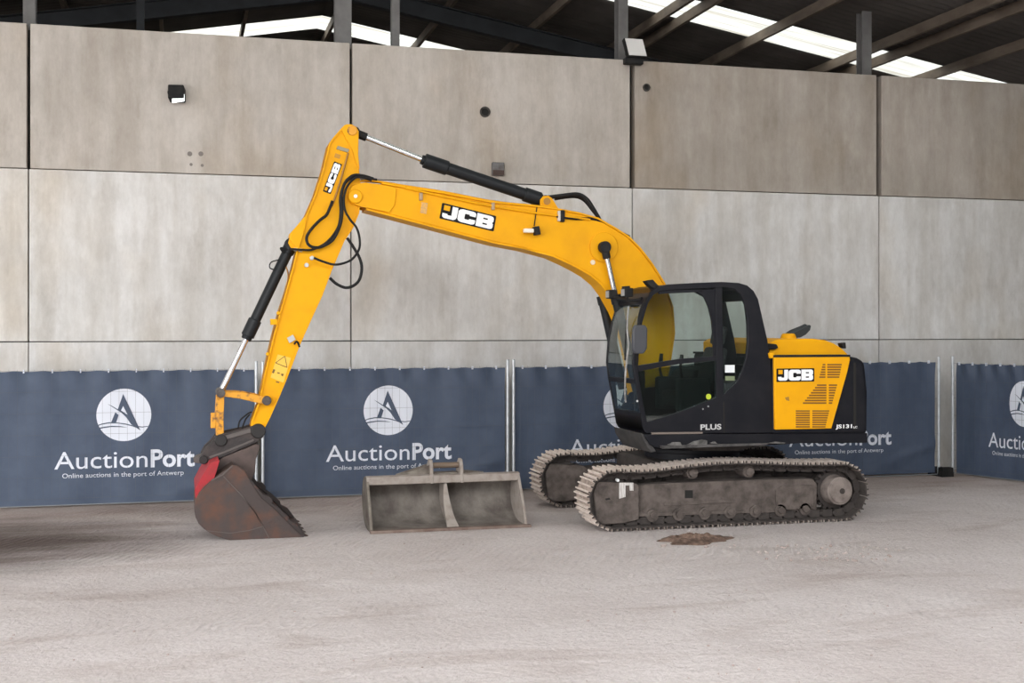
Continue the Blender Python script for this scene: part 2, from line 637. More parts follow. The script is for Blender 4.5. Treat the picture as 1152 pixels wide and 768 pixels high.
# ================================================================== THE HALL
WY = 18.10                      # front face of the concrete wall
FY = 17.40                      # fence line
T_ = 0.22
top_z = P(576, 59.5, WY)[1]
j1 = P(576, 206.5, WY)[1]
j0 = P(576, 382.6, WY)[1]
XJ = [P(32, 200, WY)[0], P(395, 200, WY)[0], P(711.5, 200, WY)[0], P(989, 200, WY)[0]]
bay = (XJ[3] - XJ[0]) / 3
XJ = [XJ[0] - 2 * bay, XJ[0] - bay] + XJ + [14.68]
GAPU = {2: 0.045, 3: 0.04, 4: 0.085, 5: 0.10}
for i in range(len(XJ) - 1):
    for lo, hi, g in ((-0.1, j0 - 0.012, 0.0), (j0, j1 - 0.012, 0.018), (j1, top_z, 0.0)):
        ga = gb = g or 0.012
        if hi == top_z:
            ga, gb = GAPU.get(i, 0.04), GAPU.get(i + 1, 0.04)
        pn = struct(MB().box(XJ[i] + ga / 2, XJ[i + 1] - gb / 2, WY, WY + T_, lo, hi).build('wall_back', CONC, bevel=0.008))
        # top row older and browner; its darker right end carries painted light falloff
        pn.color = ((0.78, 0.735, 0.69, 1) if i < 4 else (0.63, 0.575, 0.525, 1)) if hi == top_z else ((1.10, 1.10, 1.10, 1) if lo == j0 and i == 3 else (1.03, 1.035, 1.04, 1) if lo == j0 else (1.0, 1.01, 1.03, 1))
struct(MB().box(XJ[0], XJ[-1], WY + T_ - 0.04, WY + T_ + 0.02, 0, top_z - 0.05).build('trim_1', HOLE))     # dark joint backing

# roof: ridge runs front to back, sheets fall to both sides
XR = 3.0
ZR = 9.45
TAN = math.tan(math.radians(10))


def roof_z(x):
    return ZR - TAN * abs(x - XR)


ROOF_Y0, ROOF_Y1 = 3.3, 35.0


def roof_hit(px, py, drop=0.0):
    d = ray(px, py)
    sg = 1 if px > 388 else -1
    t = (ZR - drop + sg * TAN * XR - H) / (d[2] + sg * TAN * d[0])
    return d[0] * t, d[1] * t


sky_bands = []
for u, l in (((865, 22.6), (856, 46)), ((359, 17), (358, 31))):
    sky_bands.append((roof_hit(*u)[1], roof_hit(*l)[1]))
print('sky bands', sky_bands)
bands = sorted(tuple(sorted(b)) for b in sky_bands)
extra = [(b[0] - 5.6, b[1] - 5.6) for b in bands[:1]] + [(b[0] - 11.2, b[1] - 11.2) for b in bands[:1]]
bands = sorted(bands + extra)
bands = [b for b in bands if b[0] > ROOF_Y0 + 0.2]


def sheet(name, m, xa, xb, ya, yb):
    n = max(2, int((yb - ya) / 0.05))
    v, f = [], []
    for i in range(n + 1):
        y = ya + (yb - ya) * i / n
        dz = 0.018 * math.cos(y * 2 * math.pi / 0.2)
        v += [(xa, y, roof_z(xa) + dz), (xb, y, roof_z(xb) + dz)]
    for i in range(n):
        f.append((2 * i, 2 * i + 1, 2 * i + 3, 2 * i + 2))
    return struct(MB().add(v, f).build(name, m))


XL, XRR, XRE = -14.0, 14.7, 24.0
wi = 0
for xa, xb in ((XL, XR), (XR, XRE)):
    y = ROOF_Y0
    for b0, b1 in bands:
        sheet('ceiling', SHEET, xa, xb, y, b0)
        wi += 1
        sheet('window_%d' % wi, SKYL, xa, xb, b0, b1)
        y = b1
    sheet('ceiling', SHEET, xa, xb, y, ROOF_Y1)

# purlins under the sheets, front to back
pur_x = [roof_hit(a, b, 0.12)[0] for a, b in ((361, 48.6), (465, 55), (599.6, 31), (714, 37.5), (790, 74), (911, 83), (1026, 92), (731, 45), (946, 85))]
print('purlins', [round(x, 2) for x in pur_x])
step = (pur_x[6] - pur_x[3]) / 3
pl = [pur_x[0], pur_x[1], pur_x[2], pur_x[3], pur_x[4], pur_x[5], pur_x[6], pur_x[6] + step, pur_x[6] + 2 * step, pur_x[6] + 3 * step]
pl += [pur_x[7], pur_x[8]]
pl += [XR - 1.75 - 1.7 * k for k in range(8)]
for x in pl:
    if XL < x < XRE:
        struct(MB().box(x - 0.035, x + 0.035, ROOF_Y0, ROOF_Y1, roof_z(x) - 0.21, roof_z(x) - 0.03).build('purlin', PURL))
# rafters: I-sections in the wall plane and in the bays before and behind it
RY = 24.0                       # the rafter seen above the wall stands behind it
RB = P(600, 52, RY)[1] - roof_z(P(600, 52, RY)[0])     # its underside below the sheet
print('rafter drop', RB)
for yb in (RY,):
    for xa, xb in ((XL, XR), (XR, XRE)):
        mb = MB()
        for (dz0, dz1, hw) in ((RB + 0.34, RB + 0.32, 0.09), (RB + 0.32, RB + 0.02, 0.008), (RB + 0.02, RB, 0.09)):
            za, zb = roof_z(xa), roof_z(xb)
            mb.prism([(xa, za + dz1), (xb, zb + dz1), (xb, zb + dz0), (xa, za + dz0)], yb - hw, yb + hw)
        struct(mb.build('rafter', RAFT))
# columns that hold the panels and the roof
col_w = [(32, 12), (387, 18), (703, 12), (978, 13)]
for cxp, wpx in col_w:
    x = P(cxp, 60, WY + 0.15)[0]
    hw = wpx / 2 * (WY / F) * 1.03
    mb = MB()
    mb.box(x - hw, x + hw, WY + 0.225, WY + 0.24, 0, roof_z(x) - 0.24)
    mb.box(x - hw, x + hw, WY + 0.40, WY + 0.415, 0, roof_z(x) - 0.24)
    mb.box(x - 0.01, x + 0.01, WY + 0.24, WY + 0.40, 0, roof_z(x) - 0.24)
    struct(mb.build('steel_column', COLM))
for cxp, wpx in ((445, 9), (158, 8)):
    x = P(cxp, 40, 21.0)[0] if cxp == 158 else P(cxp, 40, WY + 0.4)[0]
    yy = 21.0 if cxp == 158 else WY + 0.45
    hw = wpx / 2 * (yy / F)
    struct(MB().box(x - hw, x + hw, yy - hw, yy + hw, 0, roof_z(x) - 0.2).build('steel_column', COLM if cxp == 445 else RAFT))
# outer walls of the hall, and unseen walls added to block sky light
struct(MB().prism([(XL, 0), (XRE, 0), (XRE, roof_z(XRE)), (XR, roof_z(XR)), (XL, roof_z(XL))], ROOF_Y1 - 0.1, ROOF_Y1).build('wall_far', SHEET))
struct(MB().box(XRR, XRR + 0.1, -4.0, WY + T_, 0, roof_z(XRR) - 0.22).build('wall_right_or_blocker', GRIM))  # unseen, placed close in to block sky light from the right
struct(MB().box(XRE - 0.1, XRE, WY, ROOF_Y1, 0, roof_z(XRE)).build('wall_right_or_blocker', GRIM))
struct(MB().box(XL - 0.1, XL, 15.0, ROOF_Y1, 0, 5.9).build('wall_left', GRIM))
struct(MB().box(-2.0, XRR, -4.1, -4.0, 0, 6.9).build('wall_front_blocker', GRIM))  # unseen, added behind the camera to block light from the right

# floor
nx, ny = 60, 60
v, f = [], []
for j in range(ny + 1):
    for i in range(nx + 1):
        v.append((-45 + 90 * i / nx, -50 + 86 * j / ny, 0))
for j in range(ny):
    for i in range(nx):
        a = j * (nx + 1) + i
        f.append((a, a + 1, a + nx + 2, a + nx + 1))
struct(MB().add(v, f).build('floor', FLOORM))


# ================================================================== FENCES AND BANNERS
X_A = P(292, 500, FY)[0]
X_B = P(574.5, 500, FY)[0]
PITCH = X_B - X_A
print('fence pitch', PITCH)
z_pole = P(572, 405, FY)[1]
z_bt = P(430, 414, FY)[1]
z_bb = max(P(430, 559.5, FY)[1], 0.02)
print('banner bottom', z_bb)
GAPP = 0.045
PW = PITCH - 2 * GAPP          # pole centre to pole centre


def make_fence():
    r = empty('wire_fence', (0, 0, 0))
    for x in (0.0, PW):
        mb = MB()
        mb.cyl((x, 0, 0.03), (x, 0, z_pole), 0.021, seg=14)
        mb.cyl((x, 0, z_pole), (x, 0, z_pole + 0.012), 0.023, 0.015, seg=14)
        mb.build('pole', GAL, r)
    mb = MB()
    n = 33
    for i in range(1, n):
        x = PW * i / n
        mb.cyl((x, -0.006, 0.10), (x, -0.006, z_bt + 0.02), 0.0013, seg=5)
    for k in range(7):
        z = 0.12 + (z_bt - 0.12) * k / 6
        mb.cyl((0, 0, z), (PW, 0, z), 0.0015, seg=5)
    mb.build('wire_mesh', WIRE, r)
    mb = MB()
    mb.cyl((0, 0, z_bb + 0.01), (PW, 0, z_bb + 0.01), 0.008, seg=10)
    mb.build('rail', mat('dull rail', (0.2, 0.21, 0.225), 0.5, 0.3), r)
    return r


def wave(x, z):
    u = x / PW
    k = 0.010 * math.sin(5.3 * x + 1.4 * z) + 0.007 * math.sin(9.1 * x - 2.6 * z + 1.0)
    edge = 0.026 * math.exp(-((z - z_bt) / 0.22) ** 2) * math.sin(15.5 * x + 5 * (z - z_bt))
    fold = 0.022 * math.exp(-((z - z_bb - 0.15 - 0.55 * (u - 0.72) * 2.2) / 0.10) ** 2) * max(0, min(1, (u - 0.55) / 0.2))
    return 0.066 + k + edge - fold


# positions read from the second panel (its pole stands at X_A + GAPP)
def loc2(px, py):
    x, z = P(px, py, FY + 0.03)
    return x - (X_A + GAPP), z


def make_banner():
    r = empty('printed_banner', (0, 0, 0))
    nx_, nz_ = 120, 50
    x0, x1 = 0.025, PW - 0.025
    v, f = [], []
    for j in range(nz_ + 1):
        for i in range(nx_ + 1):
            x = x0 + (x1 - x0) * i / nx_
            z = z_bb + (z_bt - z_bb) * j / nz_
            if j == nz_:
                z -= 0.012 * abs(math.sin(math.pi * (x - x0) / 0.36))
            v.append((x, wave(x, z), z))
    for j in range(nz_):
        for i in range(nx_):
            a = j * (nx_ + 1) + i
            f.append((a, a + 1, a + nx_ + 2, a + nx_ + 1))
    n = len(v)
    v += [(a, b + 0.003, c) for a, b, c in v]
    f += [tuple(n + k for k in reversed(q)) for q in f]
    MB().add(v, f).build('cloth', NAVY, r, angle=80)

    def on(p, lift=0.004):
        return Vector((p[0], wave(p[0], p[2]) - lift, p[2]))
    # round emblem
    cx, cz = loc2(437.2, 461.5)
    rad = (loc2(465, 461.5)[0] - loc2(409.6, 461.5)[0]) / 2
    v, f = [on((cx, 0, cz))], []
    R_, S_ = 12, 48
    for k in range(1, R_ + 1):
        for t in range(S_):
            a = 2 * math.pi * t / S_
            v.append(on((cx + rad * k / R_ * math.cos(a), 0, cz + rad * k / R_ * math.sin(a))))
    for t in range(S_):
        f.append((0, 1 + t, 1 + (t + 1) % S_))
        for k in range(R_ - 1):
            a, b = 1 + k * S_ + t, 1 + k * S_ + (t + 1) % S_
            f.append((a, a + S_, b + S_, b))
    MB().add(v, f).build('emblem_disc', WHITE, r)
    mb = MB()

    def poly(l):
        q = [((a - 382) / 280.0, (376 - b) / 285.0) for a, b in l]
        tr = tessellate_polygon([[Vector((a, b, 0)) for a, b in q]])
        mb.add([on((cx + a * rad, 0, cz + b * rad), 0.008) for a, b in q], [tuple(t) for t in tr])
    poly([(374, 148), (550, 548), (455, 478), (405, 402), (342, 336), (318, 318)])            # right leg and swoosh shoulder
    poly([(374, 148), (318, 318), (345, 335), (368, 284)])
    poly([(294, 345), (328, 375), (303, 455), (252, 455)])
    poly([(215, 252), (262, 276), (345, 330), (372, 352), (345, 344), (300, 312)])
    # clear the gap between the left leg and the right leg
    poly([(112, 482), (160, 464), (230, 452), (310, 456), (400, 470), (470, 490), (560, 540), (470, 502), (400, 482), (310, 466), (230, 464), (150, 478), (118, 492)])
    poly([(118, 512), (180, 500), (260, 492), (350, 498), (420, 514), (350, 508), (260, 504), (180, 514), (124, 526)])
    poly([(520, 500), (570, 506), (630, 500), (628, 508), (575, 516), (530, 512)])
    mb.build('emblem_mark', NAVY, r)
    mb = MB()
    poly([(374, 278), (420, 376), (352, 326)])
    for q_ in mb.v:
        q_.y -= 0.004
    mb.build('emblem_counter', WHITE, r)
    mb = MB()
    a0, b0 = loc2(367, 519.6)
    a1, b1 = loc2(461, 517.4)
    cap = loc2(374, 501)[1] - loc2(374, 519.3)[1]
    text_on(mb, 'Auction', (a0, 0, b0), (1, 0, 0), (0, 0, 1), a1 - a0, cap, 0.001, 0, lambda p: on(p))
    mb.build('lettering', WHITE, r)
    mb = MB()
    p0, q0 = loc2(464.3, 517.3)
    p1, q1 = loc2(508.6, 516.2)
    text_on(mb, 'Port', (p0, 0, b0), (1, 0, 0), (0, 0, 1), p1 - p0, cap, 0.027, 0, lambda p: on(p))
    mb.build('lettering', WHITE, r)
    mb = MB()
    t0, u0 = loc2(375, 529)
    t1, u1 = loc2(497.5, 526.0)
    text_on(mb, 'Online auctions in the port of Antwerp', (t0, 0, u0), (1, 0, 0), (0, 0, 1), t1 - t0, 0.062, 0.0, 0, lambda p: on(p))
    mb.build('tagline_lettering', WHITE, r)
    mb = MB()
    k = 0
    x = x0 + 0.12
    while x < x1:
        mb.box(x - 0.008, x + 0.008, 0.006, 0.050, z_bt - 0.03, z_bt + 0.018)
        mb.cut()
        x += 0.36
    mb.build('cable_tie', WHITE, r)
    return r


A3 = Vector((*G(1070, 533.5), 0))
A4 = Vector((*G(1152, 541.5), 0))
ANG = math.radians(-73)
print('angled fence', A3, A4, math.degrees(ANG))
spots = [((X_A - PITCH + GAPP, FY, 0), 0.0, 'beside the digging bucket'),
         ((X_A + GAPP, FY, 0), 0.0, 'behind the grading bucket'),
         ((X_B + GAPP, FY, 0), 0.0, 'behind the cab'),
         ((X_B + PITCH + GAPP, FY, 0), 0.0, 'behind the engine cover'),
         ((A3.x + 0.03, A3.y, 0), ANG, 'turned towards the viewer')]
flab = ['wire fence panel beside the rusty digging bucket', 'wire fence panel behind the empty grading bucket',
        'wire fence panel behind the black cab and tracks', 'wire fence panel behind the yellow engine cover, ending at the black foot',
        'angled wire fence panel turned out from the wall, cut by the frame edge']
blab = ['navy printed banner with round white emblem beside the rusty digging bucket', 'navy printed banner with round white emblem behind the grading bucket',
        'navy printed banner mostly hidden behind the black cab', 'navy printed banner mostly hidden behind the engine cover, end of its name showing',
        'navy printed banner on the angled fence panel, emblem cut by the frame edge']
f0, b0_ = make_fence(), make_banner()
for i, (l, a, _) in enumerate(spots):
    fo = f0 if i == 0 else copy_tree(f0)
    fo.location, fo.rotation_euler = l, (0, 0, a)
    tag(fo, flab[i], 'fence', 'wire fence panels along the wall')
    bo = b0_ if i == 0 else copy_tree(b0_)
    bo.location, bo.rotation_euler = l, (0, 0, a)
    if i == 3:
        bo.location.z += 0.03
    if a:
        bo.scale = (0.72, 1, 1)          # this one is hung in loose folds
    tag(bo, blab[i], 'banner', 'navy banners on the fence')
# feet
ft = None
for i, x in enumerate((X_A, X_B, X_B + PITCH, P(1064, 541, FY - 0.1)[0])):
    if i == 2:
        continue
    yy = FY if i < 2 else FY + 0.0
    if ft is None:
        mb = MB()
        mb.prism([(-0.11, 0), (0.11, 0), (0.10, 0.15), (-0.10, 0.15)], -0.16, -0.04)
        mb.prism([(-0.11, 0), (0.11, 0), (0.11, 0.008), (-0.11, 0.008)], -0.04, 0.14)
        mb.prism([(-0.11, 0), (0.11, 0), (0.10, 0.13), (-0.10, 0.13)], 0.14, 0.24)
        ft = mb.build('fence_foot', RUB, bevel=0.012)
        o = ft
    else:
        o = ft.copy()
        C.objects.link(o)
    o.location = (x, yy, 0)
    tag(o, ['black rubber fence foot behind the rusty digging bucket', 'black rubber fence foot behind the grading bucket', '',
            'black rubber fence foot where the angled panel starts'][i], 'fence foot', 'rubber feet under the fence')


# ================================================================== EXCAVATOR
NY = 13.58                      # outer face of the near track
CYc = 14.85                     # centre line of boom and digging gear
ctr_x = (P(694, 566, NY)[0] + P(949, 553, NY)[0]) / 2
O = Vector((ctr_x, 14.83, 0))
ex = empty('excavator', O)
tag(ex, 'yellow and black tracked excavator with its bucket resting on the floor', 'excavator')


def M():
    return MB(O)


# ---- tracks
XI, XS = P(694, 566, NY)[0], P(948, 553, NY)[0]
ZC, RT = 0.375, 0.325
TW = 0.50


def track_path():
    p = []
    for k in range(0, 19):
        a = math.radians(90 + 10 * k)
        p.append((XI + RT * math.cos(a), ZC + RT * math.sin(a)))
    n = 20
    for k in range(1, n):
        p.append((XI + (XS - XI) * k / n, ZC - RT))
    for k in range(0, 19):
        a = math.radians(-90 + 10 * k)
        p.append((XS + RT * math.cos(a), ZC + RT * math.sin(a)))
    x1_, x2_ = P(784, 533, NY)[0], P(848, 531, NY)[0]
    for k in range(1, n):
        x = XS + (XI - XS) * k / n
        t = (x - XI) / (XS - XI)
        bump = 0.055 * math.exp(-((x - (x1_ + x2_) / 2 - 0.1) / 0.75) ** 2) - 0.02 * math.exp(-((t - 0.14) / 0.1) ** 2)
        p.append((x, ZC + RT + bump))
    return p


tp = track_path()
cum = [0]
for i in range(len(tp)):
    a, b = tp[i], tp[(i + 1) % len(tp)]
    cum.append(cum[-1] + math.hypot(b[0] - a[0], b[1] - a[1]))
LEN = cum[-1]
NSH = 46


def along(s):
    s %= LEN
    for i in range(len(tp)):
        if s <= cum[i + 1]:
            a, b = tp[i], tp[(i + 1) % len(tp)]
            t = (s - cum[i]) / (cum[i + 1] - cum[i])
            return (a[0] + (b[0] - a[0]) * t, a[1] + (b[1] - a[1]) * t), (b[0] - a[0], b[1] - a[1])


pitch = LEN / NSH
# one shoe, lying with the outside up at its own origin
mb = MB()
hw = TW / 2
mb.prism([(-pitch * 0.49, 0), (pitch * 0.49, 0), (pitch * 0.49, 0.014), (-pitch * 0.49, 0.014)], -hw, hw)
for gx in (-0.40, 0.0, 0.40):
    mb.prism([(gx * pitch - 0.013, 0.012), (gx * pitch + 0.013, 0.012), (gx * pitch + 0.007, 0.044), (gx * pitch - 0.007, 0.044)], -hw, hw)
shoe0 = None
for side, yc in (('near', NY + TW / 2), ('far', NY + 2.5 - TW / 2)):
    ch = M()
    for k in range(NSH):
        (x, z), d = along((k + 0.25) * pitch)
        d = Vector((d[0], 0, d[1])).normalized()
        nrm = Vector((d.z, 0, -d.x))            # travel is counter-clockwise: outside is to the right
        for oy in (-0.085, 0.085):
            c0 = Vector((x, yc + oy, z)) - nrm * 0.045
            ch.obox(c0, d * pitch * 0.40, Vector((0, 0.02, 0)), nrm * 0.043)
            c1 = c0 + d * pitch * 0.5
    for k in range(NSH):
        (x, z), d = along((k + 0.75) * pitch)
        d = Vector((d[0], 0, d[1])).normalized()
        c1 = Vector((x, yc, z)) - Vector((d.z, 0, -d.x)) * 0.045
        ch.cyl(c1 + Vector((0, -0.117, 0)), c1 + Vector((0, 0.117, 0)), 0.026, seg=8)
    trk = ch.build('track', DUSTD, ex)
    for k in range(NSH):
        (x, z), d = along(k * pitch)
        d = Vector((d[0], 0, d[1])).normalized()
        nrm = Vector((d.z, 0, -d.x))
        if shoe0 is None:
            shoe0 = mb.build('track_shoe', SHOE, trk, smooth=False)
            shoe0.data.materials.append(SHOED)
            shoe0.data.materials.append(DUSTD)
            for pf in shoe0.data.polygons:
                zs = max(shoe0.data.vertices[q].co.z for q in pf.vertices)
                pf.material_index = 2 if abs(pf.normal.y) > 0.9 or pf.normal.z < -0.5 else (1 if zs < 0.02 else 0)  # painted groove shade by material; ends and inner faces darker still
            o = shoe0
        else:
            o = shoe0.copy()
            C.objects.link(o)
            o.parent = trk
        mw = Matrix(((d.x, 0, nrm.x, x - O.x), (0, 1, 0, yc - O.y), (d.z, 0, nrm.z, z), (0, 0, 0, 1)))
        # keep a right-handed frame
        if mw.to_3x3().determinant() < 0:
            mw = Matrix(((-d.x, 0, nrm.x, x - O.x), (0, 1, 0, yc - O.y), (-d.z, 0, nrm.z, z), (0, 0, 0, 1)))
        o.matrix_basis = mw
    sg = -1 if side == 'near' else 1            # outside direction
    yo = yc + sg * 0.10                          # outer face of the frame
    y_in = yc - sg * 0.16

    def yr(a, b):
        return (min(a, b), max(a, b))
    fr = M()
    N = NY
    body = pts([(722, 548), (740, 546), (860, 541), (921, 540), (926, 546), (926, 575), (922, 577), (850, 577), (722, 581)], N)
    fr.prism(body, *yr(yo, y_in))
    frame = fr.build('track_frame', DUST, ex, bevel=0.015)
    mb2 = M()
    mb2.prism(pts([(671, 553), (676, 543), (720, 545), (723, 548), (723, 586), (706, 590), (683, 592), (674, 586)], N), *yr(yo + sg * 0.045, y_in))
    mb2.build('idler_guard', DUST, frame, bevel=0.012)
    mb2 = M()
    mb2.prism(pts([(700, 544), (707, 544), (707, 560), (700, 562)], N) , *yr(yo + sg * 0.046, yo + sg * 0.050))
    mb2.cut()
    mb2.prism(pts([(711, 544), (716, 544), (716, 553), (712, 553)], N) , *yr(yo + sg * 0.046, yo + sg * 0.050))
    mb2.prism(pts([(707, 544), (711, 544), (711, 547), (707, 547)], N) , *yr(yo + sg * 0.046, yo + sg * 0.050))
    mb2.build('paint_smear', SMEAR, frame)
    mb2 = M()
    mb2.prism(pts([(878, 553), (884, 548), (920, 547), (922, 574), (890, 575), (879, 570)], N), *yr(yo, yo + sg * 0.03))
    mb2.build('motor_guard', DUST, frame, bevel=0.008)
    mb2 = M()
    mb2.prism(pts([(776, 553), (785, 553), (785, 562), (776, 562)], N), *yr(yo, yo + sg * 0.004))
    mb2.cut()
    mb2.prism(pts([(684, 562), (689, 561), (690, 563), (685, 564)], N), *yr(yo + sg * 0.045, yo + sg * 0.049))
    mb2.build('frame_slot', HOLE, frame)
    mb2 = M()
    mb2.prism(pts([(722, 579), (880, 575), (880, 578), (722, 583)], N), *yr(yo, yo + sg * 0.02))
    mb2.cut()
    mb2.prism(pts([(752, 566), (830, 563), (830, 567), (752, 571)], N), *yr(yo, yo + sg * 0.012))
    mb2.build('frame_ledge', DUST, frame, bevel=0.005)
    # idler, sprocket, rollers
    mb2 = M()
    mb2.cyl((XI, yc - 0.07, ZC), (XI, yc + 0.07, ZC), 0.255, seg=36)
    mb2.cyl((XI, yc - 0.10, ZC), (XI, yc + 0.10, ZC), 0.12, seg=24)
    mb2.build('idler_wheel', DUSTD, frame)
    mb2 = M()
    mb2.cyl((XS, yc - 0.035, ZC), (XS, yc + 0.035, ZC), 0.235, seg=36)
    for k in range(21):
        a = 2 * math.pi * k / 21
        e = Vector((math.cos(a), 0, math.sin(a)))
        mb2.obox(Vector((XS, yc, ZC)) + e * 0.245, e * 0.028, Vector((0, 0.03, 0)), Vector((-e.z, 0, e.x)) * 0.016)
    mb2.build('drive_sprocket', DUSTD, frame)
    mb2 = M()
    mb2.cyl((XS, yc + sg * 0.03, ZC), (XS, yc + sg * 0.19, ZC), 0.19, 0.175, seg=36)
    mb2.cyl((XS, yc + sg * 0.19, ZC), (XS, yc + sg * 0.205, ZC), 0.15, seg=36)
    mb2.build('hub_cover', HUB, frame, bevel=0.008)
    mb2 = M()
    mb2.cyl((XS - 0.05, yc - sg * 0.05, ZC), (XS - 0.05, yc - sg * 0.42, ZC), 0.21, seg=28)
    mb2.box(XS - 0.5, XS - 0.15, *yr(yc - sg * 0.16, yc - sg * 0.34), ZC - 0.15, ZC + 0.20)
    mb2.build('travel_motor', DUSTD, frame, bevel=0.02)
    mb2 = M()
    mb2.cyl((XS + 0.02, yc + sg * 0.205, ZC), (XS + 0.02, yc + sg * 0.215, ZC), 0.035, seg=18)
    mb2.build('hub_plug', DUSTD, frame)
    for px_, py_ in ((784, 533), (848, 531.5)):
        x, z = P(px_, py_, NY)
        mb2 = M()
        mb2.cyl((x, yc - 0.12, z), (x, yc + 0.12, z), 0.075, seg=22)
        mb2.cyl((x, yc + sg * 0.12, z), (x, yc + sg * 0.15, z), 0.05, seg=22)
        mb2.build('carrier_roller', DUST, frame)
    for k in range(7):
        x = XI + 0.50 + (XS - XI - 0.95) * k / 6
        mb2 = M()
        mb2.cyl((x, yc - 0.13, 0.155), (x, yc + 0.13, 0.155), 0.075, seg=20)
        mb2.cyl((x, yc - 0.16, 0.165), (x, yc + 0.16, 0.165), 0.042, seg=16)
        mb2.build('track_roller', DUST, frame)
# white reflector on the front of the near frame
mb2 = M()
x, z = P(695, 540, NY + 0.1)
mb2.cyl((x, NY + 0.09, z), (x, NY + 0.14, z), 0.018, seg=12)
mb2.build('grease_cap', WHITE2, ex)

# ---- carbody and slew ring
mb = M()
mb.box(ctr_x - 0.75, ctr_x + 0.75, NY + 0.40, NY + 2.10, 0.36, 0.74)
mb.box(ctr_x - 1.1, ctr_x - 0.75, NY + 0.36, NY + 0.8, 0.36, 0.58)
mb.box(ctr_x - 1.1, ctr_x - 0.75, NY + 1.7, NY + 2.14, 0.36, 0.58)
mb.build('car_body', DUSTD, ex, bevel=0.04)
mb = M()
mb.cyl((ctr_x, O.y, 0.72), (ctr_x, O.y, 1.0), 0.62, seg=48)
mb.cyl((ctr_x, O.y, 0.82), (ctr_x, O.y, 0.88), 0.68, seg=48)
mb.build('slew_ring', BLK, ex, bevel=0.01)

# ---- upper platform
UY = 13.62
UY2 = 16.04
mb = M()
mb.prism(pts([(724, 488.5), (800, 488), (800, 502), (738, 503.5), (731, 500)], UY), UY, UY + 1.02)
mb.prism(pts([(760, 488.2), (800, 488), (800, 502), (775, 502.6)], UY), UY + 1.02, UY + 1.6)
mb.prism(pts([(800, 488), (976, 487), (976, 498), (896, 498.5), (880, 500), (800, 502)], UY), UY, UY2)
plat = mb.build('platform', BLK, ex, bevel=0.012)
mb = M()
mb.prism(pts([(742, 500.8), (866, 497.8), (858, 500.5), (744, 504.5)], UY), UY - 0.035, UY + 0.05)
mb.build('dusty_ledge', mat('dust on black ledge', (0.085, 0.08, 0.078), 0.9, 0, (0.03, 0.028, 0.028), 6, 0.4, 0.6), plat, bevel=0.004)
mb = M()   # pale dried mud on the ledge
for l in ([(750, 500), (756, 497), (764, 497), (766, 501)], [(772, 500), (780, 496), (789, 494), (794, 495), (794, 500)], [(798, 498), (803, 496), (806, 499)], [(864, 498), (872, 496.3), (882, 497.5), (880, 499)]):
    mb.prism(pts(l, UY), UY - 0.04, UY - 0.002)
    mb.cut()
mb.build('dried_mud', mat('grey dried mud', (0.15, 0.145, 0.14), 0.9, 0, (0.05, 0.048, 0.046), 9), plat)
mb = M()   # belly plates under the front
mb.prism(pts([(780, 489), (785, 503), (790, 509), (840, 509), (880, 500), (880, 495), (785, 490)], UY), UY + 0.25, UY2 - 0.25)
mb.build('belly_plate', DUSTD, plat)
mb = M()   # slanted front apron below the cab
mb.prism(pts([(722, 487), (727, 489), (739, 508), (733, 509), (724, 495)], UY), UY + 0.02, UY + 0.98)
mb.build('front_apron', mat('dusty apron', (0.045, 0.042, 0.041), 0.7, 0, (0.02, 0.019, 0.019), 8), plat, bevel=0.006)
mb = M()
mb.prism(pts([(733, 486.2), (790, 485.6), (790, 487.6), (733, 488.4)], UY), UY - 0.012, UY + 0.01)
mb.build('step_edge', mat('scuffed step', (0.16, 0.13, 0.11), 0.7), plat)

# ---- engine bay: black rear body, yellow cover panel, hood
mb = M()
body_px = [(869, 401), (957, 400.5), (966, 402.5), (973.5, 407), (977, 440), (976.5, 484), (975, 489), (869, 489)]
mb.prism(pts(body_px, UY), UY, UY2)
cw = mb.build('counterweight', BLK, ex, bevel=0.05, seg=4)
mb = M()
mb.prism(pts([(960, 408), (963, 408), (963, 484), (960, 484)], UY), UY - 0.004, UY + 0.01)
mb.build('panel_gap', HOLE, cw)
mb = M()
p0, p1 = PP(940, 481.6, UY - 0.006), PP(958.5, 481.6, UY - 0.006)
text_on(mb, 'JS131', p0, (1, 0, 0), (0, 0, 1), p1.x - p0.x, 0.044, 0.03, 0.02)
p0, p1 = PP(960, 481.4, UY - 0.006), PP(964.5, 481.4, UY - 0.006)
text_on(mb, 'LC', p0, (1, 0, 0), (0, 0, 1), p1.x - p0.x, 0.024, 0.02, 0.0)
mb.build('model_lettering', WHITE2, cw)

panel_px = [(870, 401), (954.5, 400.5), (955, 404), (952.6, 416), (934, 481.7), (871, 483)]
mb = M()
mb.prism(pts(panel_px, UY), UY - 0.03, UY + 0.02)
ec = mb.build('engine_cover', YEL, ex, bevel=0.008)


def slots(mb, rows, x0f, x1f, y0, y1, Y, gap):
    for k in range(rows):
        yy = y0 + (y1 - y0) * (k + 0.5) / rows
        h_ = (y1 - y0) / rows * 0.30
        a, b = x0f(yy), x1f(yy)
        if b - a > 0.6:
            mb.prism(pts([(a, yy - h_), (b, yy - h_), (b, yy + h_), (a, yy + h_)], Y), Y - 0.0025, Y + 0.01)


